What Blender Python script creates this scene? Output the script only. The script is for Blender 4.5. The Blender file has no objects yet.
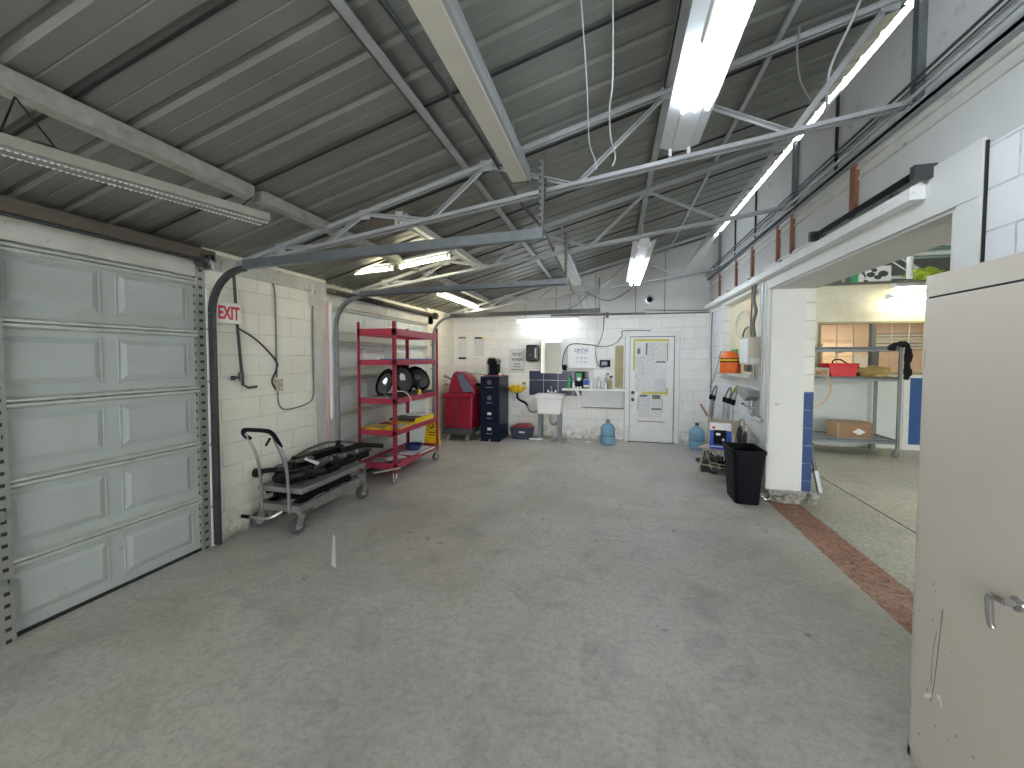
import bpy, bmesh, math, random
from mathutils import Vector, Matrix, noise
random.seed(7)
S = bpy.context.scene
COL = S.collection
V = Vector
# ------------------------------------------------------------------ camera
F_PX, VX, VY, ROLL, CAM_H = 400.0, 613.0, 358.0, 0.002, 1.66
PY = 373.0        # height of the optical axis in the frame
d = V(((VX-512)/F_PX, (VY-PY)/F_PX, 1.0)).normalized()
h = V((1/F_PX, ROLL/F_PX, 0.0))
n = d.cross(h).normalized()
if n.y > 0: n = -n
r = d.cross(-n).normalized()
if r.x < 0: r = -r
R = Matrix((r, d, n))                       # world = R @ (x right, y down, z forward)
cam_d = bpy.data.cameras.new('camera'); cam = bpy.data.objects.new('camera', cam_d); COL.objects.link(cam)
xa, ya, za = R @ V((1,0,0)), R @ V((0,-1,0)), R @ V((0,0,-1))
M4 = Matrix((xa, ya, za)).transposed().to_4x4(); M4.translation = (0, 0, CAM_H)
cam.matrix_world = M4
cam_d.sensor_width = 36.0; cam_d.lens = F_PX/1024*36.0; cam_d.shift_y = -(384-PY)/1024; cam_d.clip_start = 0.05; cam_d.clip_end = 200
S.camera = cam
# ------------------------------------------------------------------ world, exposure, daylight
W = bpy.data.worlds.new('sky'); S.world = W; W.use_nodes = True
bg = W.node_tree.nodes['Background']; bg.inputs[0].default_value = (0.95, 0.97, 1.0, 1); bg.inputs[1].default_value = 4.0
S.view_settings.view_transform = 'Standard'; S.view_settings.look = 'None'
S.view_settings.gamma = 1; S.view_settings.use_curve_mapping = False
S.view_settings.exposure = 0.85
TUBE_W = 30.0       # strength of the lit fluorescent tubes

# ------------------------------------------------------------------ materials
def nt(name):
    m = bpy.data.materials.new(name); m.use_nodes = True
    t = m.node_tree; b = t.nodes['Principled BSDF']
    return m, t, b
def N(t, typ, **kw):
    nd = t.nodes.new(typ)
    for k, v in kw.items():
        if k in nd.inputs: nd.inputs[k].default_value = v
        else: setattr(nd, k, v)
    return nd
def ramp(t, src, stops):
    cr = t.nodes.new('ShaderNodeValToRGB'); e = cr.color_ramp.elements
    while len(e) > 1: e.remove(e[-1])
    e[0].position, e[0].color = stops[0][0], (*stops[0][1], 1)
    for p, c in stops[1:]:
        x = e.new(p); x.color = (*c, 1)
    t.links.new(src, cr.inputs[0]); return cr.outputs[0]
def g(v): return (v, v, v)
def mix(t, fac, a, b, blend='MIX'):
    mx = t.nodes.new('ShaderNodeMix'); mx.data_type = 'RGBA'; mx.blend_type = blend
    if isinstance(fac, (int, float)): mx.inputs[0].default_value = fac
    else: t.links.new(fac, mx.inputs[0])
    for i, s in ((6, a), (7, b)):
        if isinstance(s, tuple): mx.inputs[i].default_value = (*s, 1)
        else: t.links.new(s, mx.inputs[i])
    return mx.outputs[2]
def noise_(t, scale, detail=4, vec=None, rough=0.6, dist=0.0):
    nz = N(t, 'ShaderNodeTexNoise', Scale=scale, Detail=detail, Roughness=rough, Distortion=dist)
    if vec is None:
        vec = t.nodes.new('ShaderNodeTexCoord').outputs['Object']
    t.links.new(vec, nz.inputs['Vector']); return nz.outputs['Fac']
def bump(t, b, hsrc, strength=0.3, dist=0.01):
    bp = N(t, 'ShaderNodeBump', Strength=strength, Distance=dist)
    t.links.new(hsrc, bp.inputs['Height']); t.links.new(bp.outputs[0], b.inputs['Normal'])
def pm(name, c, rough=0.5, metal=0.0, vary=0.15, scale=9.0, dirt=None, dirt_amt=0.0, bmp=0.0, spec=None):
    m, t, b = nt(name)
    c2 = tuple(x*(1-vary) for x in c)
    fac = noise_(t, scale)
    col = mix(t, ramp(t, fac, [(0.3, g(0)), (0.7, g(1))]), c2, c)
    if dirt:
        f2 = noise_(t, scale*1.7, 8, None, 0.75)
        col = mix(t, ramp(t, f2, [(0.62-dirt_amt*0.3, g(0)), (0.70-dirt_amt*0.2, g(1))]), col, dirt)
    t.links.new(col, b.inputs['Base Color'])
    b.inputs['Roughness'].default_value = rough; b.inputs['Metallic'].default_value = metal
    if spec is not None: b.inputs['Specular IOR Level'].default_value = spec
    if bmp: bump(t, b, fac, bmp, 0.01)
    return m
def emit(name, c, s):
    m, t, b = nt(name)
    b.inputs['Base Color'].default_value = (*c, 1); b.inputs['Emission Color'].default_value = (*c, 1)
    b.inputs['Emission Strength'].default_value = s
    return m

def block_mat(name, axes, c=(0.80, 0.80, 0.76), blue_below=None, off=(0.0, 0.063), mort=0.004, dirt=0.35):
    """painted concrete block: courses 0.203 m, blocks 0.406 m"""
    m, t, b = nt(name)
    tc = t.nodes.new('ShaderNodeTexCoord'); sp = t.nodes.new('ShaderNodeSeparateXYZ'); t.links.new(tc.outputs['Object'], sp.inputs[0])
    def sh(sock, o):
        a = N(t, 'ShaderNodeMath', operation='SUBTRACT'); t.links.new(sock, a.inputs[0]); a.inputs[1].default_value = o; return a.outputs[0]
    cb = t.nodes.new('ShaderNodeCombineXYZ')
    t.links.new(sh(sp.outputs[axes[0]], off[0]), cb.inputs[0]); t.links.new(sh(sp.outputs[axes[1]], off[1]), cb.inputs[1])
    br = N(t, 'ShaderNodeTexBrick', Scale=1.0); br.offset = 0.5
    br.inputs['Brick Width'].default_value = 0.406; br.inputs['Row Height'].default_value = 0.203
    br.inputs['Mortar Size'].default_value = mort; br.inputs['Mortar Smooth'].default_value = 0.4
    br.inputs['Color1'].default_value = (*c, 1); br.inputs['Color2'].default_value = (*[x*0.93 for x in c], 1)
    br.inputs['Mortar'].default_value = (*[x*0.93 for x in c], 1)
    wob = N(t, 'ShaderNodeTexNoise', Scale=6.0, Detail=2.0); t.links.new(cb.outputs[0], wob.inputs['Vector'])
    wv = N(t, 'ShaderNodeVectorMath', operation='SCALE'); t.links.new(wob.outputs['Color'], wv.inputs[0]); wv.inputs['Scale'].default_value = 0.010
    wa = N(t, 'ShaderNodeVectorMath', operation='ADD'); t.links.new(cb.outputs[0], wa.inputs[0]); t.links.new(wv.outputs[0], wa.inputs[1])
    t.links.new(wa.outputs[0], br.inputs['Vector'])
    f1 = noise_(t, 2.2, 6, cb.outputs[0], 0.7); f2 = noise_(t, 38, 5, cb.outputs[0], 0.7); f3 = noise_(t, 7, 4, cb.outputs[0], 0.7)
    # joints only partly dirty
    jm = N(t, 'ShaderNodeMath', operation='MULTIPLY'); t.links.new(br.outputs['Fac'], jm.inputs[0])
    t.links.new(ramp(t, f3, [(0.36, g(0.12)), (0.66, g(0.9))]), jm.inputs[1])
    base = mix(t, ramp(t, f1, [(0.35, g(0)), (0.75, g(dirt))]), br.outputs['Color'], tuple(x*0.72*k for x, k in zip(c, (1.0, 0.97, 0.88))))
    base = mix(t, jm.outputs[0], base, tuple(x*0.46 for x in c))
    spk = ramp(t, f2, [(0.66, g(0)), (0.74, g(0.35))])
    base = mix(t, spk, base, tuple(x*0.45 for x in c))
    # grime creeping up from the floor
    gm = N(t, 'ShaderNodeMapRange'); t.links.new(sp.outputs[axes[1]], gm.inputs[0]); gm.inputs[1].default_value = 0.0; gm.inputs[2].default_value = 0.30; gm.inputs[3].default_value = 1.0; gm.inputs[4].default_value = 0.0
    gg = N(t, 'ShaderNodeMath', operation='MULTIPLY'); t.links.new(gm.outputs[0], gg.inputs[0]); t.links.new(ramp(t, f3, [(0.42, g(0)), (0.62, g(0.8))]), gg.inputs[1])
    base = mix(t, gg.outputs[0], base, (0.22, 0.19, 0.15))
    if blue_below is not None:
        lt = N(t, 'ShaderNodeMath', operation='LESS_THAN'); t.links.new(sp.outputs[axes[1]], lt.inputs[0]); lt.inputs[1].default_value = blue_below
        blue = mix(t, jm.outputs[0], (0.018, 0.055, 0.19), (0.30, 0.38, 0.50))
        base = mix(t, lt.outputs[0], base, blue)
    t.links.new(base, b.inputs['Base Color']); b.inputs['Roughness'].default_value = 0.55
    inv = N(t, 'ShaderNodeMath', operation='MULTIPLY_ADD'); t.links.new(br.outputs['Fac'], inv.inputs[0]); inv.inputs[1].default_value = -1.0
    t.links.new(ramp(t, f2, [(0.3, g(0)), (0.8, g(0.35))]), inv.inputs[2])
    bump(t, b, inv.outputs[0], 0.55, 0.006)
    return m

def concrete(name, light, dark, warm, crack=True, speck=0.5, rough=0.5):
    m, t, b = nt(name)
    tc = t.nodes.new('ShaderNodeTexCoord').outputs['Object']
    big = noise_(t, 0.55, 5, tc, 0.62, 0.8); med = noise_(t, 2.6, 8, tc, 0.72, 0.6); fin = noise_(t, 26, 8, tc, 0.85); wrm = noise_(t, 0.9, 4, tc, 0.6, 0.5)
    mp = N(t, 'ShaderNodeMapping'); mp.inputs['Rotation'].default_value = (0, 0, -0.75); mp.inputs['Scale'].default_value = (1.2, 3.4, 1)
    t.links.new(tc, mp.inputs[0]); stre = noise_(t, 3.2, 8, mp.outputs[0], 0.75, 0.4)
    col = mix(t, ramp(t, big, [(0.33, g(0)), (0.66, g(1))]), dark, light)
    col = mix(t, ramp(t, wrm, [(0.48, g(0)), (0.68, g(0.55))]), col, warm)
    col = mix(t, ramp(t, med, [(0.30, g(0.60)), (0.50, g(0))]), col, tuple(x*0.55 for x in dark))
    col = mix(t, ramp(t, stre, [(0.54, g(0)), (0.78, g(0.40))]), col, tuple(x*0.55 for x in dark))
    col = mix(t, ramp(t, stre, [(0.28, g(0.30)), (0.42, g(0))]), col, tuple(min(1, x*1.35) for x in light))
    col = mix(t, ramp(t, fin, [(0.38, g(speck)), (0.54, g(0))]), col, tuple(x*0.55 for x in dark))
    col = mix(t, ramp(t, fin, [(0.60, g(0)), (0.78, g(speck*0.7))]), col, tuple(min(1, x*1.5) for x in light))
    if crack:
        dist = N(t, 'ShaderNodeTexNoise', Scale=1.8, Detail=6.0); t.links.new(tc, dist.inputs['Vector'])
        va = N(t, 'ShaderNodeVectorMath', operation='MULTIPLY_ADD'); t.links.new(dist.outputs['Color'], va.inputs[0]); va.inputs[1].default_value = (0.9, 0.9, 0); t.links.new(tc, va.inputs[2])
        vo = N(t, 'ShaderNodeTexVoronoi', Scale=0.42); vo.feature = 'DISTANCE_TO_EDGE'; t.links.new(va.outputs[0], vo.inputs['Vector'])
        cm = N(t, 'ShaderNodeMath', operation='MULTIPLY'); t.links.new(ramp(t, vo.outputs['Distance'], [(0.0, g(1)), (0.004, g(0))]), cm.inputs[0])
        t.links.new(ramp(t, med, [(0.50, g(0)), (0.62, g(0.55))]), cm.inputs[1])
        col = mix(t, cm.outputs[0], col, (0.05, 0.05, 0.045))
    # oil drips and chips
    vs = N(t, 'ShaderNodeTexVoronoi', Scale=2.3); t.links.new(tc, vs.inputs['Vector'])
    col = mix(t, ramp(t, vs.outputs['Distance'], [(0.0, g(0.85)), (0.035, g(0.5)), (0.055, g(0))]), col, (0.05, 0.045, 0.04))
    vs2 = N(t, 'ShaderNodeTexVoronoi', Scale=3.1); t.links.new(mp.outputs[0], vs2.inputs['Vector'])
    col = mix(t, ramp(t, vs2.outputs['Distance'], [(0.0, g(0.9)), (0.03, g(0))]), col, (0.65, 0.63, 0.58))
    t.links.new(col, b.inputs['Base Color'])
    t.links.new(ramp(t, med, [(0.3, g(rough-0.12)), (0.7, g(rough+0.12))]), b.inputs['Roughness'])
    bump(t, b, fin, 0.25, 0.004)
    return m

def perforated(name, c, pitch=0.038, metal=0.3, dark=(0.03, 0.03, 0.03), duty=0.45):
    m, t, b = nt(name)
    tc = t.nodes.new('ShaderNodeTexCoord'); so = t.nodes.new('ShaderNodeSeparateXYZ'); sg = t.nodes.new('ShaderNodeSeparateXYZ')
    t.links.new(tc.outputs['Object'], so.inputs[0]); t.links.new(tc.outputs['Generated'], sg.inputs[0])
    def M_(op, a, b_=None):
        x = N(t, 'ShaderNodeMath', operation=op)
        for i, s in ((0, a), (1, b_)):
            if s is None: continue
            if isinstance(s, (int, float)): x.inputs[i].default_value = s
            else: t.links.new(s, x.inputs[i])
        return x.outputs[0]
    band = M_('LESS_THAN', M_('FRACT', M_('MULTIPLY', so.outputs[2], 1/pitch)), duty)
    mx = M_('LESS_THAN', M_('ABSOLUTE', M_('SUBTRACT', sg.outputs[0], 0.5)), 0.20)
    my = M_('LESS_THAN', M_('ABSOLUTE', M_('SUBTRACT', sg.outputs[1], 0.5)), 0.20)
    msk = M_('MULTIPLY', band, M_('MAXIMUM', mx, my))
    fac = noise_(t, 12)
    col = mix(t, fac, tuple(x*0.75 for x in c), c)
    t.links.new(mix(t, msk, col, dark), b.inputs['Base Color'])
    b.inputs['Roughness'].default_value = 0.45; b.inputs['Metallic'].default_value = metal
    return m

def paper_mat(name, base=(0.82, 0.82, 0.80), ink=(0.12, 0.12, 0.14), seed=0.0, axis=2, rows=70.0):
    m, t, b = nt(name)
    tc = t.nodes.new('ShaderNodeTexCoord')
    mp = N(t, 'ShaderNodeMapping'); mp.inputs['Scale'].default_value = (34, 34, rows*1.8); mp.inputs['Location'].default_value = (seed, seed*3, seed*7)
    t.links.new(tc.outputs['Object'], mp.inputs[0])
    n1 = noise_(t, 1.0, 2, mp.outputs[0], 0.6)
    n2 = noise_(t, 7, 2, tc.outputs['Object'])
    ln = mix(t, ramp(t, n1, [(0.48, g(0)), (0.62, g(0.45))]), base, ink)
    ln = mix(t, ramp(t, n2, [(0.60, g(0)), (0.66, g(0.35))]), ln, ink)
    t.links.new(ln, b.inputs['Base Color']); b.inputs['Roughness'].default_value = 0.6
    return m

M = {}
M['block_side'] = block_mat('painted_block_side', (1, 2), (0.94, 0.91, 0.79))
M['block_back'] = block_mat('painted_block_back', (0, 2), (0.93, 0.92, 0.88), off=(0.1, 0.02))
M['block_right'] = block_mat('painted_block_right', (1, 2), (0.84, 0.86, 0.88), off=(0.1, 0.05), mort=0.006, dirt=0.2)
M['block_end'] = block_mat('painted_block_end', (0, 2), (0.84, 0.83, 0.76), blue_below=1.28, off=(0.0, 0.06), mort=0.007)
M['block_nb'] = block_mat('painted_block_neighbour', (0, 2), (0.80, 0.76, 0.60), off=(0.0, 0.06), mort=0.001, dirt=0.8)
M['plaster'] = pm('smooth_painted_panel', (0.60, 0.61, 0.59), 0.6, vary=0.10, scale=1.8, dirt=(0.42, 0.42, 0.40), dirt_amt=0.05)
M['trim'] = pm('white_painted_trim', (0.86, 0.87, 0.85), 0.5, vary=0.08, scale=5, dirt=(0.45, 0.42, 0.36), dirt_amt=0.02)
M['trim_dirty'] = pm('grimy_white_paint', (0.66, 0.65, 0.58), 0.55, vary=0.25, scale=4, dirt=(0.25, 0.22, 0.17), dirt_amt=0.12)
M['casing'] = pm('casing_paint', (0.74, 0.75, 0.72), 0.5, vary=0.06, scale=3, dirt=(0.36, 0.33, 0.28), dirt_amt=-0.05)
M['floor'] = concrete('garage_concrete', (0.56, 0.54, 0.49), (0.40, 0.385, 0.35), (0.42, 0.37, 0.29), rough=0.50)
M['floor2'] = concrete('pale_speckled_concrete', (0.62, 0.59, 0.48), (0.42, 0.40, 0.33), (0.55, 0.48, 0.34), crack=False, speck=0.95, rough=0.55)  # neighbouring floor is a lighter, more speckled concrete
M['strip'] = concrete('broken_red_aggregate', (0.56, 0.31, 0.22), (0.30, 0.15, 0.10), (0.62, 0.42, 0.32), crack=False, speck=1.0, rough=0.8)
M['rubble'] = pm('broken_footing', (0.55, 0.53, 0.47), 0.9, vary=0.6, scale=30, dirt=(0.2, 0.16, 0.12), dirt_amt=0.25, bmp=1.0)
M['roof'] = pm('painted_roof_metal', (0.235, 0.243, 0.215), 0.40, 0.25, vary=0.22, scale=1.3, dirt=(0.14, 0.145, 0.13), dirt_amt=0.02)
M['roof_nb'] = pm('teal_roof_metal', (0.22, 0.34, 0.33), 0.5, 0.1, vary=0.2, scale=2)
M['seam'] = pm('dark_seam', (0.015, 0.016, 0.018), 0.8)
M['truss'] = pm('painted_steel', (0.44, 0.46, 0.47), 0.42, 0.2, vary=0.2, scale=6, dirt=(0.22, 0.21, 0.2), dirt_amt=0.05)
M['truss_white'] = pm('white_truss_paint', (0.75, 0.76, 0.72), 0.5, vary=0.1)
M['wood'] = pm('weathered_grey_wood', (0.42, 0.42, 0.37), 0.75, vary=0.3, scale=14, dirt=(0.2, 0.2, 0.17), dirt_amt=0.1)
M['brown'] = pm('dark_brown_beam', (0.13, 0.105, 0.08), 0.6, vary=0.3, scale=12, dirt=(0.05, 0.04, 0.03), dirt_amt=0.1)
M['rust'] = pm('rusty_steel', (0.30, 0.13, 0.07), 0.7, 0.2, vary=0.4, scale=18, dirt=(0.12, 0.06, 0.04), dirt_amt=0.1)
M['galv'] = pm('galvanised_steel', (0.42, 0.44, 0.44), 0.35, 0.75, vary=0.25, scale=16)
M['darksteel'] = pm('dark_steel', (0.10, 0.105, 0.11), 0.4, 0.6, vary=0.3, scale=15)
M['track'] = pm('greyblue_track', (0.24, 0.27, 0.29), 0.35, 0.6, vary=0.25, scale=9)
M['door_grey'] = pm('garage_door_paint', (0.46, 0.50, 0.465), 0.42, vary=0.08, scale=3, dirt=(0.33, 0.35, 0.32), dirt_amt=0.0)
M['door_white'] = pm('pale_garage_door_paint', (0.70, 0.75, 0.73), 0.42, vary=0.08, scale=3)
M['strut'] = pm('door_strut_paint', (0.62, 0.64, 0.58), 0.4, 0.2, vary=0.2, scale=12, dirt=(0.12, 0.11, 0.1), dirt_amt=0.05)
M['perf'] = perforated('perforated_angle', (0.36, 0.37, 0.33), 0.07, 0.3, (0.03, 0.03, 0.03), 0.32)
M['perf_dark'] = perforated('perforated_dark_hanger', (0.17, 0.175, 0.17), 0.045)
M['perf_red'] = perforated('perforated_red_post', (0.42, 0.03, 0.06), 0.045, 0.1, (0.05, 0.004, 0.01), 0.5)
M['perf_grey'] = perforated('perforated_grey_post', (0.36, 0.38, 0.37), 0.04, 0.3)
M['red'] = pm('red_powder_coat', (0.42, 0.03, 0.07), 0.38, vary=0.15, scale=8, dirt=(0.25, 0.03, 0.04), dirt_amt=0.0)
M['ac_red'] = pm('red_plastic_shell', (0.29, 0.004, 0.028), 0.35, vary=0.08)
M['ac_grey'] = pm('charcoal_plastic', (0.07, 0.07, 0.08), 0.5)
M['screen'] = pm('blue_grey_control_face', (0.12, 0.16, 0.24), 0.25)
M['navy'] = pm('navy_enamel', (0.006, 0.012, 0.034), 0.36, vary=0.2, spec=0.15)
M['navy_tile'] = pm('navy_tile', (0.005, 0.014, 0.06), 0.22, vary=0.3, scale=5)
M['black'] = pm('black_plastic', (0.004, 0.0045, 0.008), 0.55, spec=0.15)
M['blackgloss'] = pm('gloss_black_plastic', (0.012, 0.013, 0.016), 0.12)
M['rubber'] = pm('grey_rubber', (0.09, 0.09, 0.088), 0.7, vary=0.3)
M['rubber_light'] = pm('dusty_grey_rubber', (0.26, 0.255, 0.24), 0.75, vary=0.3, scale=20)
M['chrome'] = pm('chrome', (0.55, 0.56, 0.58), 0.15, 0.95, vary=0.1)
M['steel'] = pm('brushed_steel', (0.50, 0.52, 0.53), 0.30, 0.85, vary=0.15)
M['mirror'] = pm('mirror_glass', (0.85, 0.87, 0.88), 0.03, 1.0, vary=0.01)
M['cart'] = pm('grey_cart_paint', (0.27, 0.265, 0.25), 0.45, 0.25, vary=0.25, scale=9, dirt=(0.16, 0.15, 0.13), dirt_amt=0.12)
M['axle'] = pm('oily_black_steel', (0.008, 0.008, 0.009), 0.35, 0.2, vary=0.5, scale=14, dirt=(0.04, 0.038, 0.035), dirt_amt=0.0, spec=0.3)
M['axle_light'] = pm('dusty_stamped_steel', (0.13, 0.127, 0.118), 0.5, 0.35, vary=0.4, scale=12)
M['white'] = pm('white_plastic', (0.82, 0.83, 0.82), 0.4, vary=0.05)
M['enamel'] = pm('white_sink_plastic', (0.84, 0.84, 0.82), 0.35, vary=0.06)
M['offwhite'] = pm('cream_plastic', (0.60, 0.57, 0.46), 0.5, vary=0.1)
M['yellow'] = pm('yellow_plastic', (0.86, 0.60, 0.01), 0.4, vary=0.1)
M['yellow_tape'] = pm('yellow_masking_tape', (0.72, 0.64, 0.12), 0.6, vary=0.15, scale=20)
M['brown_tape'] = pm('orange_brown_tape', (0.50, 0.22, 0.08), 0.6, vary=0.2)
M['khaki'] = pm('faded_khaki_panel', (0.42, 0.38, 0.20), 0.6, vary=0.25, scale=12)
M['tan'] = pm('tan_metal', (0.50, 0.44, 0.32), 0.5, vary=0.2)
M['exit_white'] = pm('exit_sign_white', (0.86, 0.84, 0.79), 0.5, vary=0.05)
M['exit_red'] = pm('exit_letter_red', (0.72, 0.035, 0.06), 0.5, vary=0.2, scale=30)
M['blue'] = pm('bright_blue_card', (0.02, 0.09, 0.52), 0.5, vary=0.15)
M['bluegrey'] = pm('tub_blue', (0.02, 0.035, 0.07), 0.4)
M['green'] = pm('green_plastic', (0.06, 0.40, 0.14), 0.45)
M['lime'] = pm('lime_plastic', (0.38, 0.52, 0.05), 0.5)
M['orange'] = pm('orange_plastic', (0.85, 0.16, 0.02), 0.45, vary=0.15)
M['paper'] = pm('plain_paper', (0.80, 0.80, 0.78), 0.6, vary=0.05)
M['steel_white'] = pm('greyish_sign_face', (0.66, 0.70, 0.68), 0.5, vary=0.05)
M['logo_blue'] = pm('logo_blue', (0.01, 0.05, 0.28), 0.5, vary=0.05)
M['cardboard'] = pm('cardboard', (0.36, 0.22, 0.12), 0.75, vary=0.15)
M['cloth_yellow'] = pm('faded_yellow_cloth', (0.60, 0.45, 0.16), 0.9, vary=0.3, scale=20, dirt=(0.03, 0.03, 0.03), dirt_amt=0.12)
M['cloth_black'] = pm('black_cloth', (0.008, 0.008, 0.009), 0.95)
M['cushion'] = pm('charcoal_vinyl', (0.05, 0.05, 0.048), 0.5, vary=0.4, scale=10)
M['bluepaint'] = pm('blue_wall_paint', (0.035, 0.115, 0.34), 0.5, vary=0.12)
M['cream'] = pm('cream_wall_paint', (0.80, 0.72, 0.50), 0.6, vary=0.12, scale=2.5, dirt=(0.55, 0.5, 0.36), dirt_amt=0.02)
M['office'] = pm('warm_office_wall', (0.85, 0.62, 0.42), 0.6, vary=0.05)
M['white_sheet'] = pm('pale_green_white_panel', (0.74, 0.79, 0.76), 0.5, vary=0.06, scale=2)
M['dark_panel'] = pm('dark_grey_panel', (0.13, 0.13, 0.12), 0.6, vary=0.3, scale=4)
M['cable'] = pm('grey_cable', (0.20, 0.20, 0.19), 0.6)
M['cable_white'] = pm('white_cable', (0.50, 0.52, 0.53), 0.5)
M['cable_black'] = pm('black_cord', (0.01, 0.01, 0.01), 0.6)
M['hose'] = pm('cream_hose', (0.72, 0.70, 0.58), 0.5)
M['airhose'] = pm('orange_tan_hose', (0.62, 0.36, 0.20), 0.5)
M['locker'] = pm('beige_locker_enamel', (0.60, 0.55, 0.48), 0.42, vary=0.05, scale=2.0, dirt=(0.50, 0.47, 0.42), dirt_amt=0.0)
M['fixture'] = pm('white_fixture_enamel', (0.62, 0.64, 0.65), 0.35, vary=0.04)
M['led_body'] = pm('dull_grey_housing', (0.27, 0.26, 0.21), 0.5, vary=0.2)
M['fixture_old'] = pm('yellowed_fixture_enamel', (0.60, 0.58, 0.50), 0.45, vary=0.1, scale=4)
M['tube'] = emit('lit_fluorescent_tube', (0.80, 0.89, 1.0), TUBE_W)
M['tube_warm'] = emit('lit_warm_tube', (1.0, 0.88, 0.62), TUBE_W)
M['tube_back'] = emit('lit_back_tube', (0.86, 0.92, 1.0), 14.0)
M['tube_far'] = emit('lit_cream_tube', (1.0, 0.93, 0.72), 14.0)
M['tube_yellow'] = emit('lit_yellowish_tube', (1.0, 0.93, 0.62), TUBE_W*0.6)
M['tube_off'] = pm('unlit_tube', (0.75, 0.77, 0.74), 0.3, vary=0.03)
M['led_off'] = pm('unlit_led_dots', (0.9, 0.92, 0.9), 0.2, vary=0.02)
def glass(name, c, rough=0.02, alpha_mix=0.75):
    m, t, b = nt(name); out = t.nodes['Material Output']
    tr = N(t, 'ShaderNodeBsdfTransparent'); tr.inputs[0].default_value = (*c, 1)
    gl = N(t, 'ShaderNodeBsdfGlossy', Roughness=rough); df = N(t, 'ShaderNodeBsdfDiffuse'); df.inputs[0].default_value = (*c, 1)
    m1 = N(t, 'ShaderNodeMixShader'); m1.inputs[0].default_value = 1-alpha_mix
    t.links.new(tr.outputs[0], m1.inputs[1]); t.links.new(df.outputs[0], m1.inputs[2])
    fr = N(t, 'ShaderNodeFresnel', IOR=1.4); m2 = N(t, 'ShaderNodeMixShader'); t.links.new(fr.outputs[0], m2.inputs[0])
    t.links.new(m1.outputs[0], m2.inputs[1]); t.links.new(gl.outputs[0], m2.inputs[2])
    t.links.new(m2.outputs[0], out.inputs[0]); return m
M['glass'] = glass('window_glass', (0.96, 0.97, 0.96), alpha_mix=0.93)
M['jug'] = glass('blue_water_jug', (0.30, 0.56, 0.74), alpha_mix=0.35)
M['clear'] = glass('clear_plastic', (0.75, 0.8, 0.8), alpha_mix=0.5)
for i, (b_, s_) in enumerate([((0.84,0.84,0.83), 0.0), ((0.74,0.76,0.77), 4.1), ((0.80,0.79,0.76), 9.7)]):
    M['notice%d' % i] = paper_mat('printed_notice_%s' % 'abc'[i], b_, seed=s_)

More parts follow.
